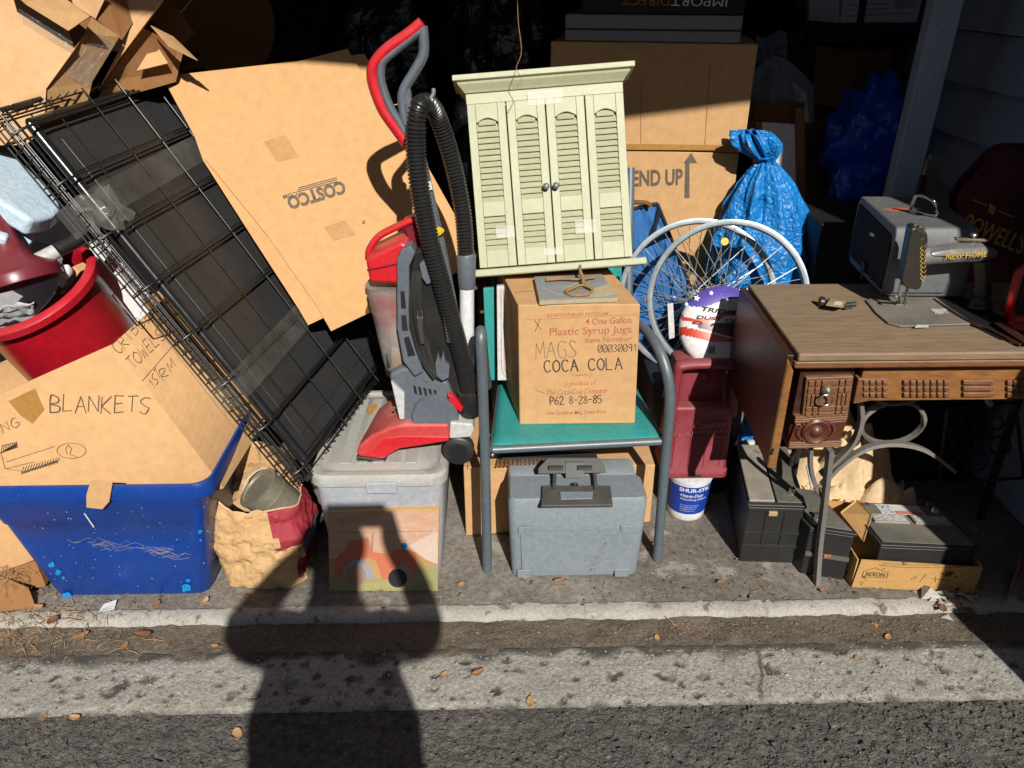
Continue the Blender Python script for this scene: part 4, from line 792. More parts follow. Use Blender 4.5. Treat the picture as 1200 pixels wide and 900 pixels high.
for x, y in ((615, 620), (735, 619), (614, 671), (728, 670)): MB().prism([PY(x - 8, y - 4, yc - .008), PY(x + 8, y - 4, yc - .008), PY(x + 8, y + 5, yc - .008), PY(x - 8, y + 5, yc - .008)], (0, -.005, 0)).build('foot_pad', 'case_grey', t, bevel=.003)
tz = H1 + .001
def tp_(x, y, z=0): return PZ(x, y, tz + z)
MB().prism([tp_(634, 596), tp_(718, 595), tp_(715, 572), tp_(635, 572)], (0, 0, .010)).build('handle_plate', 'handle_black', t, bevel=.003)
MB().prism([tp_(657, 586, .0105), tp_(694, 585, .0105), tp_(695, 577, .0105), tp_(656, 577, .0105)], (0, 0, .003)).build('latch_plate', 'case_grey', t, bevel=.001)
hy = yc + .085
for x in (649, 698): MB().tube([tp_(x, 574, .012), PY(x - 1 + (x < 660) * 2, 555, hy)], .0055, 8).build('handle_strut', 'handle_black', t)
MB().prism([PY(630, 556, hy - .01), PY(710, 555, hy - .01), PY(702, 543, hy + .012), PY(642, 543, hy + .012)], (0, .012, .012)).build('handle_bar', 'handle_black', t, bevel=.003)
for x in (643, 677): MB().prism([PY(x, 551, hy - .012), PY(x + 17, 551, hy - .012), PY(x + 17, 547, hy - .006), PY(x, 547, hy - .006)], (0, .004, .002)).build('handle_slot', 'matt_black', t)
MB().prism([PY(663, 560, hy - .016), PY(684, 560, hy - .016), PY(684, 542, hy + .008), PY(663, 542, hy + .008)], (0, .003, .001)).build('grip_tape', 'handle_black', t)
MB().lathe([(.007, 0), (.008, .004), (.003, .009)], tp_(674, 569, .010), (0, -.4, 1), 12).build('lock', 'chrome', t)
mb = MB(); rnd = random.Random(9)
for i in range(60):
    k = rnd.random(); x = 712 - 22 * k + rnd.gauss(0, 2.0); y = 632 + 42 * k + rnd.gauss(0, 3); p = PP(x, y, (V((0, yc - .0115, 0)), V((0, -1, 0)))); ribbon(mb, [p, p + V((rnd.gauss(0, .002), 0, rnd.gauss(0, .002)))], V((0, -1, 0)), .0012)
mb.build('dirt_speck', 'ink_black', t, smooth=0, rec=False)
# carton under the chair, behind the case
t = thing('cardboard_box', 'low cardboard carton with toothed edge lying behind the grey tool case', 'cardboard box', (.2, .45, 0))
y2 = .36
MB().hexa([PZ(546, 628, .001), PZ(762, 612, .001), PZ(762, 612, .001) + V((0, .3, 0)), PZ(546, 628, .001) + V((0, .3, 0)), PY(543, 548, .30), PY(768, 545, .34), PY(768, 545, .34) + V((0, .32, 0)), PY(543, 548, .30) + V((0, .32, 0))]).build('carton', 'cardboard', t, bevel=.004)
zt2 = PY(543, 548, .30).z + .006
MB().prism([PZ(548, 549, zt2), PZ(695, 541, zt2), PZ(690, 524, zt2), PZ(552, 528, zt2)], (0, 0, .004)).build('flap', 'cardboard', t)
for i in range(24):
    x = 582 + i * 4.8
    MB().tube([PZ(x, 547 - .04 * (x - 580), zt2 + .008), PZ(x + 2, 539 - .02 * (x - 580), zt2 + .012)], .0042, 6).build('corrugation', 'cardboard_dark', t)
MB().prism([PY(578, 547, .30), PY(700, 541, .31), PY(700, 536, .31), PY(590, 536, .31)], (0, .03, 0)).build('dark_edge', 'edge_black', t)  # black strip along the corrugated edge
# ================================================================ louvred cabinet
zcb = PY(658, 316, .46).z
cb0 = PY(652, 318, .455)
MX = Matrix.Translation(cb0) @ Matrix.Rotation(R(-4.2), 4, 'Y') @ Matrix.Rotation(R(-21), 4, 'X')
t = thing('louvre_cabinet', 'pale green wall cabinet with four louvred doors propped on the syrup box', 'cabinet', cb0)
def lb(a, b, nm, m, par=None, bev=.002): return MB().box(a, b, MX).build(nm, m, par or t, bevel=bev)
BW, BH, BD = .415, .458, .10
lb((-BW / 2 + .002, 0.004, .022), (BW / 2 - .002, BD, .022 + BH), 'carcass', 'mint_paint')
lb((-BW / 2 - .028, -.036, .0), (BW / 2 + .034, BD + .01, .020), 'base_shelf', 'mint_paint', bev=.005)
mb = MB(); zT = .022 + BH
def crown(e, z): return [MX @ V(p) for p in ((-BW / 2 - e, -.008 - e, z), (BW / 2 + e, -.008 - e, z), (BW / 2 + e, BD, z), (-BW / 2 - e, BD, z))]
mb.loft([crown(.002, zT), crown(.006, zT + .006), crown(.018, zT + .020), crown(.020, zT + .026), crown(.030, zT + .028), crown(.030, zT + .042)]); mb.build('cornice', 'mint_paint', t, bevel=.002, smooth=0)
lb((-BW / 2, -.007, zT - .028), (BW / 2, .003, zT - .001), 'frieze', 'mint_paint')
dw = BW / 4; slat_src = None
for i in range(4):
    x0 = -BW / 2 + i * dw + .0018; x1 = x0 + dw - .0036; z0, z1 = .024, zT - .030
    st = .021; ul, uh = z0 + (z1 - z0) * .405, z0 + (z1 - z0) * .885; ll, lh = z0 + (z1 - z0) * .105, z0 + (z1 - z0) * .315
    mb = MB()
    dr = MB()
    for a, b in (((x0, -.016, z0), (x0 + st, 0, z1)), ((x1 - st, -.016, z0), (x1, 0, z1)), ((x0 + st + .0003, -.0155, z0), (x1 - st - .0003, -.0005, ll)), ((x0 + st + .0003, -.0155, lh), (x1 - st - .0003, -.0005, ul))): dr.box(a, b, MX)
    # arched top rail
    xa, xb = x0 + st + .0003, x1 - st - .0003; arc = [(xa + (xb - xa) * k / 12, uh + .012 * math.sin(math.pi * k / 12)) for k in range(13)]
    dr.prism([MX @ V((x, -.0155, z)) for x, z in arc + [(xb, z1), (xa, z1)]], MX.to_3x3() @ V((0, .015, 0)))
    door = dr.build('door', 'mint_paint', t, bevel=.0012)
    MB().box((xa, -.003, ll - .01), (xb, -.0008, uh + .014), MX).build('door_back', 'gap_dark', door)
    for lo_, hi_, n_ in ((ul, uh + .010, 14), (ll, lh, 6)):
        for k in range(n_):
            zc = lo_ + (k + .5) * (hi_ - lo_) / n_; c = MX @ V(((xa + xb) / 2, -.008, zc)); hh = (hi_ - lo_) / n_ * .56
            wv = (xb - xa) / 2 - .0004
            if k == n_ - 1 and n_ == 14: wv *= .80
            if slat_src is None or wv < slat_src[1] - 1e-5:
                mb = MB(); rot = MX.to_3x3()
                pr2 = [(-.0055, -hh), (-.0062, -hh + .002), (.0025, hh), (.0040, hh), (-.0040, -hh)]
                mb.prism([c + rot @ V((-wv, y, z)) for y, z in pr2], rot @ V((2 * wv, 0, 0))); o = mb.build('slat', 'mint_slat', door, smooth=0)
                if slat_src is None: slat_src = (o, wv, WL[o] - c)
            else: copy_part(slat_src[0], door, c + slat_src[2])
for s in (-1, 1):
    c = MX @ V((s * .013, -.016, .022 + BH * .44)); dn = MX.to_3x3() @ V((0, -1, 0))
    MB().lathe([(.004, 0), (.004, .008), (.008, .011), (.009, .015), (.005, .018)], c, dn, 16).build('knob', 'metal_dull', t, smooth=50)
for x, z, w_, h_ in ((-.13, .10, .05, .03), (.085, .095, .055, .035), (-.005, .045, .05, .018), (0, zT - .045, .09, .035)):
    MB().prism([MX @ V(p) for p in ((x - w_ / 2, -.0165, z), (x + w_ / 2, -.0165, z), (x + w_ / 2, -.0165, z + h_), (x - w_ / 2, -.0165, z + h_))], MX.to_3x3() @ V((0, -.0006, 0))).build('clear_tape', 'glare_tape', t)  # pale film colour stands in for reflections on the tape
o = MB().tube(cat([PY(606, -40, .55), PY(607, 20, .55), PY(611, 60, .54), PY(605, 80, .535), PY(611, 92, .52), PY(604, 106, .50)], 6), .0009, 5).build('string', 'twine', None); tag(o, 'thin frayed string hanging over the louvred cabinet top', 'string')

# ================================================================ tall cartons behind
eL, eR = V((.185, 1.045, 0)), V((.765, .925, 0)); ed = (eR - eL).normalized(); en = V((ed.y, -ed.x, 0)).normalized(); en = en if en.y < 0 else -en
ep = (eL, en); z1 = PP(760, 175, ep).z; z2 = PP(760, 50, ep).z
t = thing('cardboard_box', 'tall carton printed END UP with an arrow behind the bicycle wheels', 'cardboard box', (eL + eR) / 2)
MB().hexa([eL, eR, eR - en * .38, eL - en * .38] + [p + V((0, 0, z1 - .003)) for p in (eL, eR, eR - en * .38, eL - en * .38)]).build('carton', 'cardboard', t, bevel=.004)
text_px('END UP', (741, 218), (800, 216), 18, ep, 'ink_grey', t, off=.03, lift=.001); patch_px([(724, 199), (727, 199), (727, 217), (724, 217)], ep, 'ink_grey', t, 'lettering', th=.0003, lift=.0006)
patch_px([(802, 232), (808, 232), (808, 191), (817, 191), (810, 179), (801, 191), (803, 191)], ep, 'ink_grey', t, 'arrow', th=.0003, lift=.0006)
patch_px([(730, 175), (862, 176), (862, 170), (730, 168)], (eL + en * .003, en), 'packing_tape', t, 'tape', lift=.004)
t = thing('cardboard_box', 'wide carton without print taped above the one printed END UP', 'cardboard box', (eL + eR) / 2 + V((0, 0, z1)))
e2 = ed * .012
MB().hexa([p + V((0, 0, z1)) for p in (eL - e2, eR + e2, eR + e2 - en * .38, eL - e2 - en * .38)] + [p + V((0, 0, z2)) for p in (eL - e2, eR + e2, eR + e2 - en * .38, eL - e2 - en * .38)]).build('carton', 'cardboard', t, bevel=.004)
line_px([[(751, 100), (751, 172)], [(832, 75), (826, 172)]], (eL + en * .0005, en), 'cardboard_old', t, wd=.0025, name='crease')
a_ = eL + ed * .03 + V((0, 0, z2 + .002)); b_ = eR - ed * .04 + V((0, 0, z2 + .002))
o = MB().hexa([a_, b_, b_ - en * .34, a_ - en * .34] + [p + V((0, 0, .075)) for p in (a_, b_, b_ - en * .34, a_ - en * .34)]).build('foam_slab', 'foam', None, bevel=.006); tag(o, 'pale grey foam slab lying on the wide plain carton', 'foam slab')
MB().hexa([a_ + V((0, 0, .030)) + en * .002, b_ + V((0, 0, .030)) + en * .002, b_ + V((0, 0, .030)), a_ + V((0, 0, .030))] + [p + V((0, 0, .006)) for p in (a_ + V((0, 0, .030)) + en * .002, b_ + V((0, 0, .030)) + en * .002, b_ + V((0, 0, .030)), a_ + V((0, 0, .030)))]).build('groove', 'wall_dark', o)
a2, b2 = a_ + ed * .05 + V((0, 0, .077)) + en * .01, b_ + V((0, 0, .077)) + en * .01
t = thing('shipping_box', 'black box with upside-down lettering lying on the grey foam slab', 'box', (a2 + b2) / 2)
MB().hexa([a2, b2, b2 - en * .3, a2 - en * .3] + [p + V((0, 0, .16)) for p in (a2, b2, b2 - en * .3, a2 - en * .3)]).build('carton', 'matt_black', t, bevel=.004)
ip = (a2 + en * .0005, en)
text_px('IMPORT', (853, -3), (787, -4), 11, ip, 'ink_white', t); text_px('DIRECT', (785, -4), (729, -5), 11, ip, 'ink_orange', t)

# ================================================================ bicycle wheels
def wheel(c, n, Rw, label, seed):
    n = V(n).normalized(); t = thing('bicycle_wheel', label, 'bicycle wheel', c - V((0, 0, Rw)), 'bare bicycle wheels behind the maroon case')
    u = n.cross(V((0, 0, 1))).normalized(); v = u.cross(n)
    def at_(r, a, h=0): return c + (u * math.cos(a) + v * math.sin(a)) * r + n * h
    rings = []
    for k in range(72):
        a = 2 * math.pi * k / 72; rings.append([at_(Rw + dr, a, h) for dr, h in ((.006, -.0105), (.008, -.010), (.003, -.006), (.003, .006), (.008, .010), (.006, .0105), (-.006, .0095), (-.010, .004), (-.010, -.004), (-.006, -.0095))])
    MB().loft(rings, loop=True).build('rim', 'rim_alloy', t, smooth=40)
    MB().tube([c - n * .034, c - n * .030, c - n * .0295, c - n * .027, c - n * .0265, c + n * .0265, c + n * .027, c + n * .0295, c + n * .030, c + n * .034], [.008, .008, .022, .022, .011, .011, .022, .022, .008, .008], 20).build('hub', 'steel', t, smooth=40)
    MB().tube([c - n * .06, c + n * .06], .0045, 10).build('axle', 'steel', t)
    for k in range(36):
        sd = 1 if k % 2 else -1; a0 = 2 * math.pi * (k // 2 * 2) / 36 + (0.05 * sd); cr_ = 1 if (k // 2) % 2 else -1
        a1 = 2 * math.pi * k / 36
        MB().tube([at_(.019, a1 + cr_ * 1.25, sd * .028), at_(Rw - .012, a1, sd * .003)], .0013, 5, caps=False).build('spoke', 'spoke_steel', t)
    return t, at_
Rw = .222
w1, at1 = wheel(PY(852, 351, .56), (-.20, -.93, .30), Rw, 'bicycle wheel with white spoke reflector standing in front of its twin', 1)
p = PY(786, 382, .545); MB().prism([PY(782, 357, .548), PY(789, 356, .548), PY(791, 396, .532), PY(784, 398, .532)], (0, .006, .002)).build('reflector', 'light_plastic', w1, bevel=.002)
w2, at2 = wheel(PY(816, 348, .665), (-.14, -.95, .28), .228, 'bicycle wheel standing behind the wheel with the reflector', 2)
o = MB().prism([PY(756, 350, .6), PY(763, 349, .6), PY(763, 354, .6), PY(757, 355, .6)], (0, .004, 0)).build('spoke_clip', 'label_pink', w2)
o = MB().lathe([(.011, 0), (.011, .004)], PY(849, 283, .62), (-.1, -1, .3), 18).build('reflector', 'yellow', w2)
# support under the wheels
o = MB().loft([ring_rr((.62, .66, 0), .15 + e, .17 + e, z, .03) for e, z in ((-.02, .001), (-.015, .02), (0, .40), (.008, .405), (.008, .42), (0, .425))]).build('dark_bin', 'navy', None, smooth=40); tag(o, 'dark navy bin under the bicycle wheels behind the maroon case', 'bin')
# ---- flag printed package
fc = PY(846, 384, .50); fn = V((-.10, -.86, .50)).normalized(); fu = V((1, -.10, .03)).normalized(); fu = (fu - fn * fu.dot(fn)).normalized(); fv = fn.cross(fu)
t = thing('printed_package', 'round pack printed with white stars and red and white waves behind the spokes', 'package', fc - fv * .11)
RP = .122
def pk(u, v): r2 = min(1, (u * u + v * v)); return fc + fu * (u * RP) + fv * (v * RP) + fn * (.030 * math.sqrt(max(0, 1 - r2 ** 2)))
mb = MB(); n_ = 120; m_ = 60; mb.v = [pk(j / m_ * math.cos(2 * math.pi * k / n_), j / m_ * math.sin(2 * math.pi * k / n_)) for j in range(m_ + 1) for k in range(n_)]
mb.f = [(j * n_ + k, (j + 1) * n_ + k, (j + 1) * n_ + (k + 1) % n_, j * n_ + (k + 1) % n_) for j in range(m_) for k in range(n_)]
mat('pack_white', (.68, .67, .68), (.62, .61, .63), rough=.35); mat('pack_purple', (.10, .07, .36), rough=.35); mat('pack_red', (.62, .06, .03), rough=.35); mat('pack_maroon', (.11, .012, .016), rough=.35)
o = mb.build('front_skin', 'pack_white', t, smooth=60); me = o.data
for nm in ('pack_purple', 'pack_red', 'pack_maroon'): me.materials.append(M[nm])
for f in me.polygons:
    c = sum((me.vertices[i].co for i in f.vertices), V()) / len(f.vertices) + WL[o] - fc; u, v = c.dot(fu) / RP, c.dot(fv) / RP
    wv = .10 * math.sin(u * 4 + .6)
    f.material_index = 1 if v > .56 + wv else 0 if v > .28 + wv else 2 if v > .17 + wv else 0 if v > .09 else 3 if (v > -.42 and u > -.55 + .5 * wv and v > -.20 - .28 * u) else 2 if (v > -.36 and abs(v + .33 + .25 * u) < .10) else 0
MB().lathe([(RP * .995, 0), (RP * 1.0, -.01), (RP * .8, -.05)], fc, fn, 40).build('back_skin', 'pack_white', t, smooth=60)
fpn = (fc + fn * .0305, fn)
def star(x, y, r):
    return [(x + (r if k % 2 == 0 else r * .42) * math.sin(math.pi * k / 5 + .3), y - (r if k % 2 == 0 else r * .42) * math.cos(math.pi * k / 5 + .3)) for k in range(10)]
for x, y, r in ((817, 349, 4), (834, 343, 3), (845, 347, 3), (805, 356, 2.5)):
    MB().prism([PP(*p, fpn) - fn * .010 for p in star(x, y, r)], fn * .004).build('star', 'pack_white', t, smooth=0)
text_px('TRIDEN', (822, 364), (868, 371), 5, fpn, 'ink_black', t, off=.03, shear=.2, lift=.0012)
text_px('DUST ON', (816, 373), (868, 379), 3.8, fpn, 'ink_black', t, off=.03, shear=.2, lift=.0012); text_px('D  HIFA', (811, 379), (866, 387), 3.8, fpn, 'ink_black', t, off=.03, shear=.2, lift=.0012)
line_px([[(831 + i * 1.1, 406), (830.5 + i * 1.1, 414)] for i in range(7)], fpn, 'ink_black', t, wd=.0012, name='bar_code', lift=.0004)

# ================================================================ blue fabrics
t = thing('tarp_bundle', 'bright blue plastic tarp bundle tied at the neck beside the END UP carton', 'tarp', (.90, .86, .2))
tc0 = PY(898, 330, .86); nk = PY(893, 188, .86)
def tarp(an, s):
    z = .02 + (nk.z + .085 - .02) * s; sn = (nk.z - .02) / (nk.z + .065)
    if s < sn: q = s / sn; r = .150 * (1 - max(0, (q - .50) / .50) ** 2.6) + .022; fold = .03 + .26 * q ** 3
    else: q = (s - sn) / (1 - sn); r = .022 + .036 * math.sin(math.pi * min(1, q * .75)) ; fold = .45
    c = V((.0, .0, 0)).lerp(V((0, 0, 0)), 0); cx_ = tc0.x + (nk.x - tc0.x) * s * s + (-.045 * max(0, (s - sn)) / (1 - sn)); cy_ = .88 - .02 * s
    k = 1 + fold * (.5 * math.sin(an * 9 + 3 * s + 1.5 * nz((math.cos(an), math.sin(an), s * 2), 2)) + .35 * math.sin(an * 15 - 5 * s)) + .20 * fbm((math.cos(an), math.sin(an), s * 3), 1.6, 4) + .16 * (crumple((math.cos(an), math.sin(an), s * 3.2), 3.2, 2) - .3)
    return V((cx_ + math.cos(an) * r * k, cy_ + math.sin(an) * r * .85 * k, z))
MB().loft([[tarp(2 * math.pi * k / 120, j / 60) for k in range(120)] for j in range(61)], caps=False).build('tarp_sheet', 'tarp_blue', t, smooth=50, solid=.0015)
MB().tube([nk + V((.026 * math.cos(a * .4), -.01 + .024 * math.sin(a * .4), .001 * a)) for a in range(32)], .003, 6).build('neck_tie', 'tarp_blue', t)
t = thing('fabric_bag', 'mid-blue folded fabric bag with navy piping behind the bicycle wheels', 'bag', PY(770, 400, .78))
def fb(u, v):
    x = 730 + 40 * u + 75 * u * v; y = 246 + 22 * u + (400 - 240) * v - 30 * u * (1 - v); p = PY(x, y, .80 + .02 * u); return p + V((0, 1, 0)) * (.016 * math.sin(u * 9 + v * 4) * v + .018 * fbm((u, v, 0), 3, 5))
MB().grid(fb, 40, 50).build('cloth', 'fabric_blue', t, solid=.003, smooth=60)
MB().tube([fb(i / 20, 0) - V((0, .004, 0)) for i in range(21)], .0055, 8).build('piping', 'navy', t); MB().tube([fb(1, i / 30) - V((0, .004, 0)) for i in range(31)], .005, 8).build('piping', 'navy', t)
MB().tube(cat([fb(0, .45) - V((0, .006, 0)), fb(.5, .25) - V((0, .006, 0)), fb(1, .03) - V((0, .006, 0))], 8), .007, 8).build('strap', 'navy', t)
MB().tube(cat([PY(735, 238, .84), PY(742, 237, .80), PY(758, 238, .79), PY(762, 242, .79)], 5), .007, 8).build('carry_handle', 'cardboard_dark', t, smooth=60)

# ================================================================ maroon lantern case on adhesive pail
yl = .365
t = thing('adhesive_pail', 'white pail with blue label under the maroon lantern case', 'pail', PZ(806, 611, 0))
pc = PZ(808, 612, 0) + V((0, .062, 0)); zl = PY(815, 562, yl).z
MB().lathe([(.055, .0), (.057, .003), (.058, .018), (.068, zl - .012), (.071, zl - .011), (.071, zl - .001), (.066, zl), (.01, zl)], pc, (0, 0, 1), 40).build('body', 'white_plastic', t, smooth=40)
rr_ = lambda z: .058 + .010 * (z - .018) / (zl - .03) + .0008
MB().lathe([(rr_(.028), .028), (rr_(zl - .022), zl - .022)], pc, (0, 0, 1), 48, caps=False).build('label', 'label_blue', t, smooth=60)
def cyl_text(txt, a0, a1, z, h, m, off=.0, shear=0, par=None):
    o = text_on(txt, V((0, 0, 0)), V((1, 0, 0)), V((0, -1, 0)), 1, m, par or t, lift=0, off=off, shear=shear); me = o.data; lc = WL[o]
    co = []
    for v in me.vertices:
        u = v.co.x + lc.x; hh = v.co.z + lc.z; a = R(a0 + (a1 - a0) * u); zz_ = z + h * hh; r = rr_(zz_) + .0008; co.append(pc + V((math.cos(a) * r, math.sin(a) * r, zz_)))
    c = sum(co, V()) / len(co)
    for v, p in zip(me.vertices, co): v.co = p - c
    put(o, par or t, c); return o
cyl_text('SHUR-STIK', 232, 318, zl - .040, .013, 'ink_white', .03); cyl_text('Heavy-Duty', 236, 300, zl - .060, .012, 'ink_white', .01, .25); cyl_text('Wallcovering Adhesive', 236, 312, zl - .072, .007, 'ink_white', .01)
for k, z in enumerate((.074, .067, .060, .052)): cyl_text('For hanging wallcovering', 238, 290 - k * 4, z - .012, .0035, 'ink_white')
t = thing('lantern_case', 'dusty maroon plastic lantern case with handle standing on the adhesive pail', 'case', PY(825, 560, yl))
X0, X1 = PY(787, 480, yl).x, PY(864, 480, yl).x; Z0 = zl + .002; Z1 = PY(825, 486, yl).z; Z2 = PY(825, 428, yl).z; cxl = (X0 + X1) / 2; D = .20
mb = MB(); hw = (X1 - X0) / 2
mb.loft([ring_rr((cxl, yl + D / 2, 0), hw + e, D / 2 + e, z, .022, 5) for e, z in ((-.006, Z0), (.003, Z0 + .006), (.003, Z0 + .026), (-.001, Z0 + .032), (-.004, Z1 - .006), (-.010, Z1))]); body = mb.build('shell', 'maroon', t, smooth=40)
mb = MB(); mb.loft([ring_rr((cxl, yl + D / 2 + .02, 0), hw - .012 + e, D / 2 - .03 + e, z, .03, 5) for e, z in ((.0, Z1 - .01), (-.002, Z1 + .05), (-.012, Z2 - .035), (-.03, Z2 - .022))]); mb.build('dome', 'maroon', t, smooth=40)
hpts = [(X0 + .008, Z1 - .012), (X0 + .010, Z2 - .03), (X0 + .028, Z2 - .010), (cxl, Z2 - .006), (X1 - .028, Z2 - .010), (X1 - .010, Z2 - .03), (X1 - .008, Z1 - .012)]
MB().tube(cat([V((x, yl + .022, z)) for x, z in hpts], 6), .0145, 12, flat=(V((0, 1, 0)), 1.4)).build('handle', 'maroon', t, smooth=60)
MB().box((X0 + .012, yl + .004, Z1 - .03), (X1 - .012, yl + .05, Z1 + .022)).build('shoulder', 'maroon', t, bevel=.01, seg=4)
MB().lathe([(.014, 0), (.015, .004), (.006, .010)], V((cxl + .002, yl + .048, Z2 - .060)), (0, -.6, .8), 16).build('cap_knob', 'maroon', t)
for k in range(4):
    x = X0 + .018 + k * (X1 - X0 - .05) / 3
    MB().box((x, yl + .0005, Z0 + .04), (x + .004, yl + .006, Z1 - .075)).build('rib', 'maroon', body, bevel=.001)
MB().box((X0 + .008, yl + .0, Z1 - .073), (X1 - .02, yl + .006, Z1 - .070)).build('rib', 'maroon', body)
lp = ypl(yl + .0015); text_px('Coleman', (812, 503), (855, 499), 9, lp, 'maroon_light', t, shear=.25, lift=.003, off=.015); text_px('LANTERN', (795, 511), (852, 506), 4.5, lp, 'maroon_light', t, lift=.003)  # embossed letters painted lighter, standing in for light on their relief
MB().box((cxl - .016, yl - .006, Z0 + .010), (cxl + .016, yl + .0, Z0 + .020)).build('latch', 'battery_black', t, bevel=.002)
o = MB().tube([PZ(866, 545, .02), PY(863, 520, .52), PY(872, 470, .50)], .010, 12).build('chrome_pole', 'chrome', None); tag(o, 'chrome tube standing between maroon case and sewing desk', 'pole')
o = MB().ball(PZ(878, 522, .05), (.022, .02, .03)).disp(lambda p: V((0, 0, .01 * nz(p, 60)))).build('rag', 'light_plastic', None, smooth=60); tag(o, 'crumpled pale rag beside the chrome tube under the desk', 'rag')

# ================================================================ batteries
def terminal(t, p, m='steel'): MB().lathe([(.011, 0), (.010, .004), (.0085, .006), (.008, .018), (.003, .019)], p, (0, 0, 1), 14).build('terminal', m, t, smooth=40)
def battery(label, fl, fr, ln, h, toph=.012, skew=V((0, 1, 0))):
    t = thing('car_battery', label, 'car battery', (fl + fr) / 2); d = skew.normalized() * ln; up = V((0, 0, 1))
    MB().hexa([fl, fr, fr + d, fl + d, fl + up * (h - toph), fr + up * (h - toph), fr + d + up * (h - toph), fl + d + up * (h - toph)]).build('body', 'battery_black', t, bevel=.003)
    e = (fr - fl).normalized() * .004; f = d.normalized() * .004; zz0 = up * (h - toph + .0015)
    lidq = [fl - e - f, fr + e - f, fr + e + d + f, fl - e + d + f]
    MB().hexa([p + zz0 for p in lidq] + [p + up * h for p in lidq]).build('cover', 'battery_black', t, bevel=.003)
    return t, d
f1, f2 = PZ(866, 658, .001), PZ(929, 660, .001); hb = .205
sk = PZ(857, 540, hb) - PZ(868, 600, hb); t, d = battery('large black car battery with grey dusty cover beside the desk flap', f1, f2, .30, hb, skew=V((sk.x * .9, sk.y, 0)))
w_ = f2 - f1; up = V((0, 0, 1)); q = lambda a, b, z: f1 + w_ * a + d * b + up * (hb + z)
MB().hexa([q(.0, .02, .0012), q(.46, .02, .0012), q(.46, .98, .0012), q(.0, .98, .0012), q(.0, .02, .010), q(.46, .02, .010), q(.46, .98, .010), q(.0, .98, .010)]).build('vent_cover', 'battery_label', t, bevel=.003)
MB().hexa([q(.50, .02, .0012), q(1.0, .02, .0012), q(1.0, .98, .0012), q(.50, .98, .0012), q(.50, .02, .006), q(1.0, .02, .006), q(1.0, .98, .006), q(.50, .98, .006)]).build('top_plate', 'battery_top', t, bevel=.002)
terminal(t, q(.80, .16, .006)); fp1 = plane3(f1, f2, f1 + up)
for z in (.060, .105): MB().hexa([f1 + up * z - fp1[1] * -.0, f2 + up * z, f2 + up * z + fp1[1] * .004, f1 + up * z + fp1[1] * .004] + [p + up * .004 for p in (f1 + up * z, f2 + up * z, f2 + up * z + fp1[1] * .004, f1 + up * z + fp1[1] * .004)]).build('moulded_rib', 'battery_black', t)
for a in (.33, .66): MB().hexa([f1 + w_ * a + up * .06, f1 + w_ * (a + .02) + up * .06, f1 + w_ * (a + .02) + up * .06 + fp1[1] * .003, f1 + w_ * a + up * .06 + fp1[1] * .003] + [p + up * .12 for p in (f1 + w_ * a + up * .06, f1 + w_ * (a + .02) + up * .06, f1 + w_ * (a + .02) + up * .06 + fp1[1] * .003, f1 + w_ * a + up * .06 + fp1[1] * .003)]).build('moulded_rib', 'battery_black', t)
MB().hexa([f1 + w_ * .36 + up * .172 + fp1[1] * .001, f1 + w_ * .52 + up * .172 + fp1[1] * .001, f1 + w_ * .52 + up * .172 + fp1[1] * .010, f1 + w_ * .36 + up * .172 + fp1[1] * .010] + [p + up * .014 for p in (f1 + w_ * .36 + up * .172 + fp1[1] * .001, f1 + w_ * .52 + up * .172 + fp1[1] * .001, f1 + w_ * .52 + up * .172 + fp1[1] * .010, f1 + w_ * .36 + up * .172 + fp1[1] * .010)]).build('lug', 'beige', t, bevel=.002)
g1, g2 = PZ(938, 672, .001), PZ(988, 680, .001)
t, d2 = battery('smaller black car battery standing behind the iron desk leg', g1, g2, .20, .165, skew=V((-.04, .2, 0)))
w2_ = g2 - g1; q2 = lambda a, b, z: g1 + w2_ * a + d2 * b + up * (.165 + z)
MB().hexa([q2(.05, .03, .0012), q2(.95, .03, .0012), q2(.95, .97, .0012), q2(.05, .97, .0012), q2(.05, .03, .005), q2(.95, .03, .005), q2(.95, .97, .005), q2(.05, .97, .005)]).build('top_plate', 'battery_top', t, bevel=.002)
n2 = plane3(g1, g2, g1 + up)[1]
MB().hexa([g1 + up * .07 + n2 * .0005, g2 + up * .07 + n2 * .0005, g2 + up * .07 + n2 * .006, g1 + up * .07 + n2 * .006] + [p + up * .012 for p in (g1 + up * .07 + n2 * .0005, g2 + up * .07 + n2 * .0005, g2 + up * .07 + n2 * .006, g1 + up * .07 + n2 * .006)]).build('ledge', 'battery_top', t)
MB().box(tuple(q2(.45, 0, -.088) - V((.006, .010, 0))), tuple(q2(.45, 0, -.088) + V((.012, -.006, .008)))).build('red_mark', 'ink_red', t)
terminal(t, q2(.3, .2, .005))
# battery in a cut-down carton
k1, k2 = PZ(998, 688, .001), PZ(1128, 694, .001); kd = V((-.015, .22, 0)); hc = PY(1070, 657, k1.y).z
t = thing('cut_down_carton', 'cut-down yellowish cardboard tray holding a car battery under the desk', 'cardboard tray', (k1 + k2) / 2 + kd / 2)
k2 = k2 + (k2 - k1).normalized() * .03
MB().hexa([k1, k2, k2 + kd, k1 + kd] + [p + up * .004 for p in (k1, k2, k2 + kd, k1 + kd)]).build('bottom', 'cardboard_yellow', t)
fpn2 = plane3(k1, k2, k1 + up)
MB().prism([k1 + up * .005, k2 + up * .005, k2 + up * (hc - .004), k1 + w_ * 0 + up * (hc + .004) + (k2 - k1) * .02], -fpn2[1] * .004).build('front_wall', 'cardboard_yellow', t)
MB().prism([k1 + kd + up * .005, k2 + kd + up * .005, k2 + kd + up * hc * 1.2, k1 + kd + up * hc * 1.45], fpn2[1] * .004).build('back_wall', 'cardboard_yellow', t)
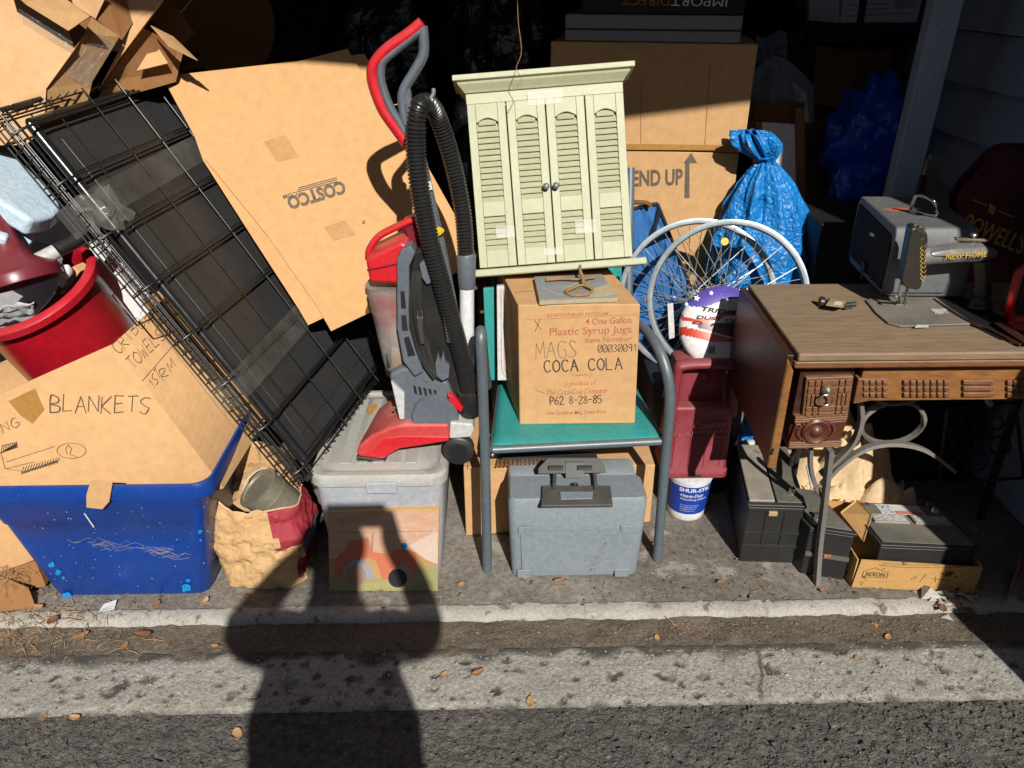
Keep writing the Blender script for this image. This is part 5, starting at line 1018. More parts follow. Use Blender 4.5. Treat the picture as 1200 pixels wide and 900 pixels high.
MB().prism([k1 + up * .005 + kd * .03, k1 + kd * .97 + up * .005, k1 + kd * .97 + up * hc * 1.4, k1 + kd * .5 + up * hc * 1.1, k1 + up * hc + kd * .03], V((.004, 0, 0))).build('side_wall', 'cardboard_yellow', t)
MB().prism([k2 + up * .005 + kd * .03, k2 + kd * .97 + up * .005, k2 + kd * .97 + up * hc * 1.2, k2 + up * hc + kd * .03], V((-.004, 0, 0))).build('side_wall', 'cardboard_yellow', t)
slab(t, 'torn_flap', [PZ(985, 600, .14), PZ(1004, 585, .16), PZ(1022, 602, .17), PZ(1012, 634, .12), PZ(996, 625, .10)], 'cardboard_yellow')
line_px([[(1010, 676), (1012, 669), (1020, 667), (1026, 665), (1034, 669), (1041, 670), (1039, 677), (1010, 676)]], fpn2, 'ink_black', t, wd=.0014, name='stamp_frame'); text_px('REXON', (1014, 674.5), (1036, 676), 4.5, fpn2, 'ink_black', t, off=.02)
line_px([[(1012 + i * 3.2, 680.5 + .1 * i), (1013.5 + i * 3.2, 680.6 + .1 * i)] for i in range(10)], fpn2, 'ink_red', t, wd=.0012, name='fine_print')
line_px([[(1078, 681), (1085, 673)], [(1090, 678), (1112, 680)], [(1096, 676), (1096, 682)], [(1030, 662), (1060, 665), (1100, 665), (1130, 664)], [(1034, 660), (1066, 662), (1110, 662)]], fpn2, 'ink_marker', t, wd=.0018)
m1, m2 = k1 + (k2 - k1) * .17 + kd * .06 + up * .006, k2 - (k2 - k1) * .06 + kd * .06 + up * .006
hb3 = .138
t, d3 = battery('black car battery with printed grey caps sitting in the cardboard tray', m1, m2, .185, hb3, skew=kd)
w3 = m2 - m1; q3 = lambda a, b, z: m1 + w3 * a + d3 * b + up * (hb3 + z)
MB().hexa([q3(.02, .03, .0012), q3(.98, .03, .0012), q3(.98, .97, .0012), q3(.02, .97, .0012), q3(.02, .03, .004), q3(.98, .03, .004), q3(.98, .97, .004), q3(.02, .97, .004)]).build('top_plate', 'battery_top', t, bevel=.002)
for a in (.09, .53): 
    cap = MB().hexa([q3(a, .46, .0045), q3(a + .38, .46, .0045), q3(a + .38, .66, .0045), q3(a, .66, .0045), q3(a, .46, .012), q3(a + .38, .46, .012), q3(a + .38, .66, .012), q3(a, .66, .012)]).build('vent_cap', 'battery_label', t, bevel=.002)
    MB().hexa([q3(a + .02, .49, .0123), q3(a + .36, .49, .0123), q3(a + .36, .63, .0123), q3(a + .02, .63, .0123), q3(a + .02, .49, .0128), q3(a + .36, .49, .0128), q3(a + .36, .63, .0128), q3(a + .02, .63, .0128)]).build('cap_label', 'label_grey', cap)
for a0, a1, b0, b1, m in ((.26, .74, .70, .95, 'label_white'), (.26, .40, .73, .92, 'label_grey'), (.42, .72, .71, .79, 'label_pink')): MB().hexa([q3(a, b, .0045 + (m != 'label_white') * .0008) for a, b in ((a0, b0), (a1, b0), (a1, b1), (a0, b1))] + [q3(a, b, .005 + (m != 'label_white') * .0008) for a, b in ((a0, b0), (a1, b0), (a1, b1), (a0, b1))]).build('sticker', m, t)
terminal(t, q3(.12, .82, .004)); terminal(t, q3(.88, .82, .004))
# ================================================================ sewing desk
DX0, DX1, DY0, DY1, DZ = .668, 1.56, -.012, .425, .755
t = thing('sewing_desk', 'antique wooden treadle sewing desk with carved drawers and iron legs', 'desk', (1.0, .2, 0))
MB().prism([V(p) for p in ((DX0, DY0, DZ - .020), (DX1, DY0, DZ - .020), (DX1, DY1, DZ - .020), (DX0 + .014, DY1, DZ - .020))], (0, 0, .020)).build('top', 'desk_top', t, bevel=.005, seg=3)
MB().box((DX0 - .004, DY0 + .004, DZ - .040), (DX1, DY1 - .01, DZ - .0205)).build('top_moulding', 'desk_wood', t, bevel=.006, seg=3)
# hanging leaf on the left
lz = PY(912, 545, 0.0).z
MB().hexa([V(p) for p in ((DX0 - .023, DY0 + .012, lz), (DX0 - .005, DY0 + .012, lz), (DX0 + .008, DY1, lz + .02), (DX0 - .008, DY1, lz + .02), (DX0 - .022, DY0 + .012, DZ - .008), (DX0 - .0045, DY0 + .012, DZ - .008), (DX0 + .009, DY1, DZ - .008), (DX0 - .008, DY1, DZ - .008))]).build('drop_leaf', 'desk_dark', t, bevel=.003)
MB().hexa([V(p) for p in ((DX0 - .025, DY0 - .002, lz - .002), (DX0 - .002, DY0 - .002, lz - .002), (DX0 - .002, DY0 + .0115, lz - .002), (DX0 - .025, DY0 + .0115, lz - .002), (DX0 - .024, DY0 - .002, DZ - .010), (DX0 - .005, DY0 - .002, DZ - .042), (DX0 - .005, DY0 + .0115, DZ - .042), (DX0 - .024, DY0 + .0115, DZ - .010))]).build('leaf_edge', 'desk_gold', t, bevel=.006, seg=3)
MB().tube([V((DX0 - .018, DY0 - .008, lz + .06)), V((DX0 - .020, DY0 - .008, lz + .045))], .003, 8).build('leaf_hinge', 'rust_steel', t)
# drawer stack
yd = .022; dp = ypl(yd)
zD = lambda y: PY(965, y, yd).z
xa, xb = PY(944, 450, yd).x, PY(1000, 450, yd).x
xc, xd = PY(938, 520, yd).x, PY(986, 520, yd).x
MB().box((xa - .012, yd + .012, zD(524)), (xb + .004, DY1 - .04, DZ - .042)).build('drawer_case', 'desk_dark', t, bevel=.002)
up1 = [PY(945, 443, yd), PY(1001, 441, yd), PY(994, 487, yd), PY(940, 489, yd)]
MB().prism(up1, (0, .03, 0)).build('drawer', 'desk_wood', t, bevel=.003); dd = plane3(up1[0], up1[1], up1[2])
def bil(qd, u, v): return qd[0].lerp(qd[1], u).lerp(qd[3].lerp(qd[2], u), v)
def tile(qd, u0, u1, v0, v1, nm, m, par, h=.005, b=.0014):
    n = V((0, -1, 0)); o = MB().prism([bil(qd, u0, v0), bil(qd, u1, v0), bil(qd, u1, v1), bil(qd, u0, v1)], n * h).build(nm, m, par, bevel=b); return o
for v0, v1 in ((.06, .20), (.24, .38), (.72, .84), (.87, .97)):
    for u0, u1 in ((.05, .17), (.20, .30), (.33, .67), (.70, .80), (.83, .95)): tile(up1, u0, u1, v0, v1, 'carved_block', 'desk_wood', t)
for u0, u1 in ((.05, .12), (.14, .21), (.23, .30), (.70, .77), (.79, .86), (.88, .95)): tile(up1, u0, u1, .41, .69, 'carved_block', 'desk_wood', t)
rp_ = PY(969, 457, yd - .008); MB().lathe([(.014, 0), (.013, .004), (.008, .008), (.003, .013)], rp_, (0, -1, 0), 18).build('pull_plate', 'rust_steel', t, smooth=50)
MB().tube([rp_ + V((.016 * math.cos(a * .4) - .003, -.012, -.020 + .014 * math.sin(a * .4))) for a in range(16)], .0024, 8, closed=True).build('ring_pull', 'steel', t, smooth=60)
for k in range(3): MB().prism([PY(932 - k * .4, 489 + k * 2.6, yd - .004), PY(994 - k * .4, 485 + k * 2.6, yd - .004), PY(994 - k * .4, 487.6 + k * 2.6, yd - .004), PY(932 - k * .4, 491.6 + k * 2.6, yd - .004)], (0, .03, 0)).build('moulding', 'desk_wood', t, bevel=.002, seg=3)
lw = [PY(933, 497, yd), PY(993, 493, yd), PY(985, 517, yd), PY(924, 519, yd)]
MB().prism(lw, (0, .03, 0)).build('drawer', 'desk_red', t, bevel=.003)
rc_ = PY(956, 505, yd - .002)
MB().lathe([(.034, 0), (.034, .004), (.029, .008), (.022, .004), (.016, .003), (.013, .008), (.006, .012), (.002, .013)], rc_, (0, -1, 0), 28).build('rosette', 'desk_red', t, smooth=50)
rnd = random.Random(4)
for k in range(26):
    a = k * .2417; c = rc_ + V((.044 * math.cos(a), -.002, .030 * math.sin(a)))
    if c.x > xd + .02: continue
    MB().ball(c, (.005, .004, .004), 6, 4).build('carved_bead', 'desk_red', t, smooth=60)
for k in range(3): MB().prism([PY(925 - k * .5, 519 + k * 2.4, yd - .004), PY(987 - k * .5, 517 + k * 2.4, yd - .004), PY(987 - k * .5, 519.2 + k * 2.4, yd - .004), PY(925 - k * .5, 521.4 + k * 2.4, yd - .004)], (0, .03, 0)).build('moulding', 'desk_wood', t, bevel=.002, seg=3)
# carved apron
ya = .030; az1, az0 = DZ - .042, PY(1100, 469, ya).z
ax0 = PY(1008, 450, ya).x
MB().box((ax0, ya, az0), (DX1, ya + .02, az1)).build('apron', 'desk_gold', t, bevel=.002)
MB().prism([PY(1006, 444, ya - .003), PY(1042, 444, ya - .003), PY(1038, 455, ya - .003), PY(1020, 470, ya - .003), PY(1000, 474, ya - .003)], (0, .024, 0)).build('apron_bracket', 'desk_wood', t, bevel=.003)
def bx_(x0, x1, y0, y1):
    return MB().prism([PY(x0, y0, ya - .0005), PY(x1, y0, ya - .0005), PY(x1, y1, ya - .0005), PY(x0, y1, ya - .0005)], (0, -.008, 0))
bead = None
for (u0, u1, nc) in ((1010, 1040, 4), (1057, 1112, 7), (1178, 1215, 5)):
    for c_ in range(nc):
        for r_ in range(3):
            w__ = (u1 - u0) / nc; xx = u0 + c_ * w__; yy = 444.5 + r_ * 7.2
            bx_(xx + .6, xx + w__ - .8, yy, yy + 5.4).build('carved_bead', 'desk_wood', t, bevel=.0028, seg=3)
for r_ in range(3): bx_(1127, 1163, 444 + r_ * 7.2, 449.6 + r_ * 7.2).build('carved_strip', 'desk_wood', t, bevel=.003, seg=3)
# iron legs and treadle straps
def strap(pts, r=.0065, k=8, m='iron', fl=(V((0, 1, 0)), 2.0)): return MB().tube(cat(pts, k), r, 4, flat=fl).build('iron_strap', m, t, smooth=40)
strap([PZ(957, 684, .0), PY(960, 640, .10), PY(966, 590, .10), PY(973, 527, .09)], .0085)
strap([PY(950, 524, .12), PY(950, 548, .12), PY(957, 572, .12), PY(968, 588, .11)], .0065)
strap([PY(1008, 470, .12), PY(1009, 492, .12), PY(1000, 518, .12), PY(980, 540, .12), PY(962, 556, .12)], .007)
strap([PY(963, 568, .15), PY(985, 545, .15), PY(1016, 525, .16), PY(1050, 520, .17), PY(1085, 528, .18), PY(1118, 552, .20)], .0065)
MB().tube([PY(1046 + 37 * math.cos(a * .2618), 495 - 24 * math.sin(a * .2618) - .12 * 37 * math.cos(a * .2618), .20) for a in range(24)], .0062, 4, closed=True, flat=(V((0, 1, 0)), 2)).build('iron_ring', 'iron', t, smooth=60)
strap([PY(1022, 466, .16), PY(1040, 473, .16), PY(1062, 471, .16), PY(1084, 463, .16)], .005)
strap([PY(1160, 474, .12), PY(1158, 462, .12), PY(1172, 452, .12), PY(1196, 447, .12), PY(1215, 440, .12)], .007)
for k, (px, py, r) in enumerate(((1130, 520, 13), (1152, 506, 12), (1146, 540, 12), (1172, 522, 12), (1120, 498, 9), (1168, 496, 8), (1125, 545, 9))):
    MB().tube([PY(px + r * math.cos(a * .42), py + r * .9 * math.sin(a * .42), .33) for a in range(15)], .004, 6, closed=True).build('treadle_ring', 'iron_dark', t, smooth=60)
MB().tube([PY(1100, 566, .33), PY(1110, 480, .33), PY(1190, 472, .33), PY(1200, 560, .33)], .006, 8, closed=True).build('treadle_frame', 'iron_dark', t)
for s_ in (0, 1): MB().tube([V((1.50, .06 + .3 * s_, 0)), V((1.47, .08 + .26 * s_, .45)), V((1.46, .10 + .22 * s_, .70))], .012, 8).build('iron_leg', 'iron_dark', t)
for s_ in (0, 1): MB().tube([V((.86 + .03 * s_, .36, 0)), V((.87, .34, .45)), V((.88, .32, .70))], .008, 8).build('iron_leg', 'iron_dark', t)
# machine bed on the desk
zt_ = DZ + .0015
def on(x, y, h=0): return PZ(x, y, zt_ + h)
# open well right of the bed, its inner shade painted as a flat black patch
MB().prism([on(1096, 350), on(1128, 348), on(1200, 384), on(1196, 402), on(1172, 398), on(1140, 382)], (0, 0, .0012)).build('well_shade', 'matt_black', t, smooth=0)
MB().tube(cat([on(1094, 351, .004), on(1120, 368, .006), on(1142, 380, .006), on(1158, 385, .006), on(1196, 404, .006)], 5), .004, 6).build('well_edge', 'desk_dark', t)
MB().hexa([on(1164, 378), on(1202, 404), on(1212, 404), on(1180, 378), on(1164, 378, .012), on(1202, 404, .012), on(1212, 404, .012), on(1180, 378, .012)]).build('lid_strip', 'desk_dark', t, bevel=.002)
t = thing('sewing_machine', 'old black sewing machine head with gold lettering set in the desk', 'sewing machine', on(1080, 365))
MB().prism([on(1014, 353), on(1030, 349), on(1096, 350), on(1112, 362), on(1142, 381), on(1055, 384), on(1040, 380), on(1026, 368)], (0, 0, .005)).build('bed_plate', 'plate_grey', t, bevel=.002)
for poly in ([(1072, 384), (1088, 383.5), (1088, 381), (1074, 381)], [(1090, 362), (1108, 362), (1112, 367), (1096, 368)]): MB().prism([on(x, y, .0055) for x, y in poly], (0, 0, .0008)).build('worn_patch', 'label_grey' if poly[0][0] > 1080 else 'label_white', t)
ym = .20
hd_ = [(1067, 269), (1073, 266), (1087, 273), (1088, 282), (1080, 336), (1076, 341), (1062, 338), (1056, 330)]
fc_ = MB().prism([PY(*p, ym) for p in hd_], (.01, .045, 0)).build('head', 'machine_black', t, bevel=.006, seg=3)
for a, b in (((1072, 262), (1072, 270)), ((1078, 264), (1077, 271)), ((1083, 267), (1082, 273))): MB().tube([PY(*a, ym + .02), PY(*b, ym + .02)], .004, 8).build('thumb_screw', 'rust_steel', t)
armpts = [PY(1078, 300, ym + .025), PY(1100, 299, ym + .03), PY(1130, 298, ym + .035), PY(1155, 297, ym + .04), PY(1166, 297, ym + .045)]
MB().tube(armpts, [.022, .021, .020, .020, .009], 12).build('arm', 'machine_worn', t, smooth=40)
MB().prism([PY(1090, 297, ym + .004), PY(1112, 293, ym + .004), PY(1154, 290, ym + .010), PY(1166, 297, ym + .022), PY(1152, 299, ym + .010), PY(1092, 302, ym + .004)], (0, .03, .008)).build('worn_top', 'machine_worn', t, bevel=.006)
mp_ = (PY(1110, 302, ym + .006), V((0, -1, .25)).normalized())
text_px('NEW HOME', (1108, 304), (1156, 300.5), 6, (PY(1110, 302, ym + .0035), V((0, -1, .15)).normalized()), 'ink_gold', t, off=.02)
line_px([[(1081, 288 + i * 5), (1078, 291 + i * 5), (1082, 294 + i * 5)] for i in range(8)] + [[(1085, 286 + i * 6), (1083, 290 + i * 6)] for i in range(7)], ypl(ym - .0005), 'ink_gold', t, wd=.0016, name='gold_scroll', lift=.0012)
pk_ = MB().tube(cat([PY(1150, 304, .24), PY(1152, 325, .24), PY(1150, 350, .24), on(1148, 362)], 5), [.02] * 8 + [.022, .022, .022, .024, .026, .028, .03, .03], 12).build('pillar', 'machine_black', t, smooth=50)
MB().tube([PY(1064, 334, ym + .012), on(1060, 357, .006)], .0035, 8).build('needle_bar', 'rust_steel', t); MB().tube([PY(1057, 330, ym + .012), PY(1054, 345, ym + .012), on(1055, 356, .006)], .0045, 8).build('presser_bar', 'iron', t)
MB().prism([on(1050, 358, .005), on(1064, 358, .005), on(1062, 353, .005), on(1052, 353, .005)], (0, 0, .004)).build('presser_foot', 'rust_steel', t)
MB().ball(PY(1050, 348, ym + .012), .005, 8, 6).build('clamp_screw', 'iron', t)
sp = PY(1140, 281, ym + .03)
MB().tube([PY(1141, 290, ym + .03), PY(1141, 276, ym + .03)], .0035, 8).build('spool_pin', 'rust_steel', t); MB().ball(PY(1141, 275, ym + .03), (.009, .009, .005), 12, 6).build('tension_knob', 'steel', t)
MB().prism([PY(1120, 279, ym + .025), PY(1158, 281, ym + .025), PY(1158, 284, ym + .025), PY(1122, 283, ym + .025)], (0, .012, 0)).build('bobbin_lever', 'rust_steel', t, bevel=.002)
# small motor plug
t = thing('socket_adapter', 'small beige socket adapter with metal prongs lying on the desk top', 'adapter', on(980, 358))
MB().hexa([on(967, 358), on(988, 361), on(992, 352), on(973, 349)] + [on(x, y, .020) for x, y in ((967, 358), (988, 361), (992, 352), (973, 349))]).build('block', 'beige', t, bevel=.002)
MB().lathe([(.011, 0), (.014, .004), (.013, .012), (.006, .014)], on(966, 354, .011), (-1, .1, .05), 14).build('socket_end', 'machine_black', t); MB().prism([on(976, 357, .0205), on(986, 358, .0205), on(988, 354, .0205), on(979, 353, .0205)], (0, 0, .0005)).build('label', 'label_white', t)
for k in (0, 4): MB().prism([on(990, 355 + k, .008), on(1003, 354 + k, .008), on(1004, 356 + k, .008), on(991, 358 + k, .008)], (0, 0, .002)).build('prong', 'steel', t)
# grey projector case behind the machine
t = thing('projector_case', 'grey metal equipment case with chrome handle standing behind the sewing machine', 'case', on(1060, 340))
F0 = on(1033, 349.5); B0 = V((F0.x + .012, F0.y + .35, F0.z)); rt_ = V((1, -.06, 0)).normalized(); dvv = (on(994, 307) - F0)
dvv = V((.024, .29, 0)); 
wd_ = .205
hh_ = PY(1043, 268, F0.y).z - F0.z
endp = []
for (s, z) in ((0, .005), (0, hh_ - .055), (.018, hh_ - .018), (.055, hh_), (.96, hh_ + .01), (1.0, hh_ - .01), (1.0, .03), (.9, .005)): endp.append(F0 + dvv * s + V((0, 0, z)))
MB().prism(endp, rt_ * wd_).build('housing', 'case_metal', t, bevel=.006, seg=3)
ein = [F0 + dvv * s + V((0, 0, z)) - rt_ * .004 for s, z in ((.05, .02), (.05, hh_ - .06), (.10, hh_ - .025), (.93, hh_ - .01), (.95, .03))]
MB().prism(ein, rt_ * .0035).build('shaded_end_panel', 'case_shade_seam', t, bevel=.001)  # end turned from the sun, its shade put into the colour
epn = plane3(ein[0], ein[1], ein[3])
MB().lathe([(.016, 0), (.015, .008), (.012, .009)], PP(1014, 313, epn), epn[1], 16).build('socket', 'matt_black', t); 
for x, y in ((1008, 300), (1018, 300), (1010, 325), (1022, 326)): MB().ball(PP(x, y, epn), .006, 8, 6).build('knob', 'battery_black', t)
patch_px([(1020, 272), (1025, 274), (1025, 278), (1020, 276)], epn, 'label_white', t, 'badge')
zc_ = F0.z + hh_ + .004
def ct(x, y, h=0): return PZ(x, y, zc_ + h)
MB().prism([ct(1034, 246), ct(1052, 243), ct(1066, 245), ct(1050, 248)], (0, 0, .002)).build('orange_sticker', 'terracotta', t)
MB().tube(cat([ct(1068, 246, .006), ct(1095, 252, .006), ct(1098, 246, .02), ct(1096, 238, .045), ct(1086, 231, .055), ct(1075, 229, .055), ct(1070, 238, .03), ct(1068, 246, .006)], 5), .0048, 10).build('handle', 'chrome', t, smooth=60)
pfr = plane3(F0, F0 + rt_, F0 + V((0, 0, 1)))
line_px([[(1034, 342), (1105, 342)]], pfr, 'case_shade_seam', t, wd=.002, name='seam', lift=.0065)
# black stand
t = thing('metal_bracket', 'black upright metal bracket standing behind the chrome handle of the grey case', 'bracket', PY(1085, 250, .80))
MB().prism([PY(1078, 250, .80), PY(1090, 250, .80), PY(1104, 184, .80), PY(1092, 182, .80)], (0, .02, 0)).build('upright', 'iron', t, bevel=.002); MB().prism([PY(1072, 250, .79), PY(1076, 250, .79), PY(1092, 190, .79), PY(1088, 188, .79)], (0, .015, 0)).build('rail', 'rust_steel', t); MB().tube([PY(1076, 228, .785), PY(1082, 206, .785)], .010, 8).build('clamp', 'iron_dark', t)
zs = PY(1080, 252, .80).z
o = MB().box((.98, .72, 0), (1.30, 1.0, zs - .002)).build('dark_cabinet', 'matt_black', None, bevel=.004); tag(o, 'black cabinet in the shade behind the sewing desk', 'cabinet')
# red lantern at the right
t = thing('lantern', 'bright red plastic lantern frame on the right end of the sewing desk', 'lantern', on(1195, 380))
MB().tube(cat([on(1184, 371, .012), PY(1184, 356, .12), PY(1190, 335, .13), PY(1196, 318, .14), PY(1215, 312, .15), PY(1228, 330, .15), PY(1226, 362, .13), on(1222, 374, .012), on(1203, 376, .012)], 5, True), .010, 10, closed=True).build('frame', 'red_plastic', t, smooth=60)
MB().hexa([on(1178, 384), on(1225, 392), on(1232, 372), on(1184, 371), on(1178, 384, .010), on(1225, 392, .010), on(1232, 372, .010), on(1184, 371, .010)]).build('base', 'red_plastic', t, bevel=.004); MB().box(tuple(PY(1192, 366, .16)), tuple(PY(1222, 326, .20))).build('lamp_glass', 'battery_black', t, bevel=.004)
# red shopping bag
t = thing('shopping_bag', 'dark red cloth bag with gold lettering slumped beside the siding wall', 'bag', (1.40, .60, .6))
def rb(u, v):
    x = 1118 + 130 * u + 12 * (1 - v); y = 362 - 118 * v - 62 * v * min(1, u * 2.2) ** .8 - 10 * v; p = PY(x, y, .52 + .10 * u); return p + V((0, .02, 0)) * fbm((u, v, 0), 3, 8) + V((0, -.035, 0)) * math.sin(math.pi * u) * math.sin(math.pi * v)
MB().grid(rb, 40, 34).build('front_panel', 'red_cloth', t, solid=.003, smooth=60); MB().grid(lambda u, v: rb(u, v) + V((.02, .13, .0)) * (1 - .6 * v), 16, 16).build('back_panel', 'red_cloth', t, smooth=60)
rp2 = plane3(PY(1128, 262, .50), PY(1200, 290, .55), PY(1128, 300, .50)); rp2 = (rp2[0] + rp2[1] * .05, rp2[1])
text_px("POWELL'S", (1126, 268), (1196, 298), 20, rp2, 'ink_gold', t, off=.015, lift=0); MB().prism([PP(x, y, rp2) for x, y in ((1160, 238), (1167, 243), (1164, 252), (1158, 248))], rp2[1] * .001).build('emblem', 'ink_gold', t)
line_px([[(1140, 234), (1156, 241)], [(1170, 247), (1186, 254)]], rp2, 'ink_gold', t, wd=.003, name='fine_print', lift=0)
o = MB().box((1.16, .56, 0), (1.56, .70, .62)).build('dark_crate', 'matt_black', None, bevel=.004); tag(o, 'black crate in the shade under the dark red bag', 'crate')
# crumpled brown paper under the desk
t = thing('crumpled_paper', 'crumpled pale brown packing paper behind the car batteries', 'paper', PZ(1040, 585, 0))
pcx = V((1.08, .3, 0))
mb = MB(); mb.grid(lambda u, v: V((pcx.x - .19 + .38 * u, .26 + .26 * v + .02 * u, 0)) + V((0, 0, (.035 + .25 * math.sin(math.pi * min(1, max(0, u * 1.02))) ** .6 * (v ** .8)) + .14 * (abs(nz((u, v, 0), 3.3, 3)) - .15) + .09 * (abs(nz((u, v, 0), 7, 5)) - .12) + .05 * (crumple((u, v, 0), 4, 3) - .3))), 64, 44); mb.build('sheet', 'kraft_pale', t, smooth=18, solid=.001)
o = MB().tube(cat([PY(946, 545, .34), PY(952, 580, .34), PY(948, 600, .33), PY(935, 610, .33)], 5), .004, 6).build('cable', 'light_plastic', None); tag(o, 'thin pale cable dangling between desk leg and battery', 'cable')

# ================================================================ dim things at the back
t = thing('jacket', 'grey-blue jacket draped over boxes beside the wide carton', 'jacket', (.95, 1.35, .9))
jc = PY(910, 60, 1.30)
def jk(u, v):
    x = 868 + 84 * u; top = 66 + 34 * abs(2 * u - 1) ** 1.6; bot = 172 - 36 * u + 6 * math.sin(u * 8); y = top + (bot - top) * v
    return PY(x, y, 1.30 - .10 * math.sin(math.pi * u) * (.4 + .6 * v)) + V((0, 1, 0)) * (.018 * math.sin(u * 22 + 3 * v) * v + .02 * fbm((u, v, 0), 3, 6))
MB().grid(jk, 50, 40).build('cloth', 'jacket', t, solid=.004, smooth=60); MB().grid(lambda u, v: jk(.72 + .2 * u, .3 + .66 * v) - V((0, .008, 0)), 12, 20).build('lining', 'jacket_grey', t, smooth=60)
MB().grid(lambda u, v: PY(886 + 36 * u, 74 - 34 * v + 5 * math.sin(u * 6), 1.32) + V((0, .03, 0)) * fbm((u, v, 2), 4), 20, 14).build('hood', 'jacket', t, solid=.003, smooth=60)
t = thing('framed_panel', 'white panel in brown wooden frame leaning under the grey-blue jacket', 'panel', PY(910, 240, 1.15))
w0, w1_ = 1.12, 1.16
MB().prism([PY(893, 143, w1_), PY(932, 146, w1_), PY(934, 260, w0), PY(892, 260, w0)], (0, .012, 0)).build('panel', 'white_plastic', t); MB().prism([PY(886, 142, w1_ - .004), PY(893, 143, w1_ - .004), PY(892, 260, w0 - .004), PY(884, 260, w0 - .004)], (0, .03, 0)).build('frame_side', 'wood_brown', t); MB().prism([PY(932, 126, w1_ - .004), PY(943, 126, w1_ - .004), PY(944, 262, w0 - .004), PY(934, 262, w0 - .004)], (0, .03, 0)).build('frame_side', 'wood_brown', t)
MB().prism([PY(884, 120, w1_ + .03), PY(944, 120, w1_ + .03), PY(940, 150, w1_ + .03), PY(884, 150, w1_ + .03)], (0, .01, 0)).build('frame_back', 'cardboard_dark', t)
def bundle(name, label, c, r, m, seed, amp=.25, cat_='bag', n=64, e=1.0):
    t = thing(name, label, cat_, (c[0], c[1], c[2] - r[2])); c = V(c)
    rings = []
    for j in range(1, 40):
        th = math.pi * j / 40; rings.append([])
        for k in range(n):
            an = 2 * math.pi * k / n; d = V((math.sin(th) * math.cos(an), math.sin(th) * math.sin(an), -math.cos(th))); k_ = 1 + amp * (fbm(d, 1.7, seed) * .6 + .6 * (crumple(d, 2.6, seed) - .25))
            rings[-1].append(c + V((d.x * r[0], d.y * r[1], d.z * r[2])) * k_)
    MB().loft(rings).build('skin', m, t, smooth=40); return t
bundle('tarp_bundle', 'deep blue shiny tarp bundle in the shade beside the upright stud', tuple(PY(1018, 180, 1.42)), (.15, .15, .24), 'tarp_deep', 5, .55, 'tarp')
bundle('bin_bag', 'black plastic bin bag bulging behind the louvred cabinet', (.06, 1.55, 1.22), (.26, .25, .42), 'bag_black', 1)
bundle('bin_bag', 'black plastic bin bag slumped behind the vacuum handle', (-.42, 1.75, 1.12), (.26, .26, .42), 'bag_black', 2)
bundle('bin_bag', 'navy-black bin bag squeezed beside the louvred cabinet top', (-.03, 1.02, .95), (.12, .16, .36), 'bag_black', 3)
o = MB().tube([PY(542, 190, .75), PY(543, 212, .75)], .014, 14).build('bottle_cap', 'blue_cap', None); tag(o, 'bright blue bottle cap between vacuum hose and louvred cabinet', 'bottle cap')
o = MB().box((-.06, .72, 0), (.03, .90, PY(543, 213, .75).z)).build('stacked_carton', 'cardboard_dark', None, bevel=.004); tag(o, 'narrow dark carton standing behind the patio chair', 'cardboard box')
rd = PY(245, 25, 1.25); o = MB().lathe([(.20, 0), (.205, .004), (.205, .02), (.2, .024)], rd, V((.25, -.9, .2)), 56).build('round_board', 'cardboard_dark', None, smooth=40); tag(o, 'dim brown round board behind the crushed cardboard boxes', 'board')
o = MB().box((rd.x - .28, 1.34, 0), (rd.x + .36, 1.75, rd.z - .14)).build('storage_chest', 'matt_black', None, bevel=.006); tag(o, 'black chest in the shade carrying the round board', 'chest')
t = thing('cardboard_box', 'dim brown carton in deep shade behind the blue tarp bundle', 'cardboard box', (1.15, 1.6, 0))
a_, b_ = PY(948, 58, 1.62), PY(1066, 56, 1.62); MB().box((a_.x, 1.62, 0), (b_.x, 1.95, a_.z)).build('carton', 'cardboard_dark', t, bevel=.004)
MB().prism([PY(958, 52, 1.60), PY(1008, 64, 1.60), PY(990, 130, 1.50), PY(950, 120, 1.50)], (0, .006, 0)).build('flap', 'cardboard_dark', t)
t = thing('printed_box', 'white printed carton on the shelf at the back of the unit', 'cardboard box', PY(1015, 26, 1.55))
a_, b_ = PY(984, 27, 1.58), PY(1076, 22, 1.58); MB().box((a_.x - .0, 1.58, a_.z), (b_.x, 1.9, a_.z + .25)).build('carton', 'white_plastic', t, bevel=.004); MB().prism([PY(948, 24, 1.66), PY(983.5, 27, 1.58), PY(983.5, -60, 1.58), PY(948, -60, 1.66)], (0, .03, 0)).build('side', 'white_plastic', t)
patch_px([(1048, -30), (1074, -30), (1074, 9), (1049, 10)], ypl(1.579), 'label_grey', t, 'printed_label'); line_px([[(990, 6), (1040, 4)], [(990, 12), (1044, 10)], [(990, 19), (1072, 15)]], ypl(1.579), 'ink_grey', t, wd=.002, name='fine_print')
o = MB().box((a_.x - .15, 1.56, a_.z - .035), (1.598, 2.0, a_.z - .002)).build('shelf', 'matt_black', None, bevel=.003); tag(o, 'black wall shelf under the white printed carton', 'shelf')
for x in (a_.x - .10, 1.52): MB().box((x, 1.60, 0), (x + .04, 1.64, a_.z - .036)).build('shelf_leg', 'matt_black', o)
o = MB().prism([PY(1012, -30, 1.30), PY(1022, -30, 1.30), PY(1006, 62, 1.40), PY(1000, 60, 1.40)], (0, .006, 0)).build('strap', 'matt_black', None); tag(o, 'black strap hanging in front of the white printed carton', 'strap')
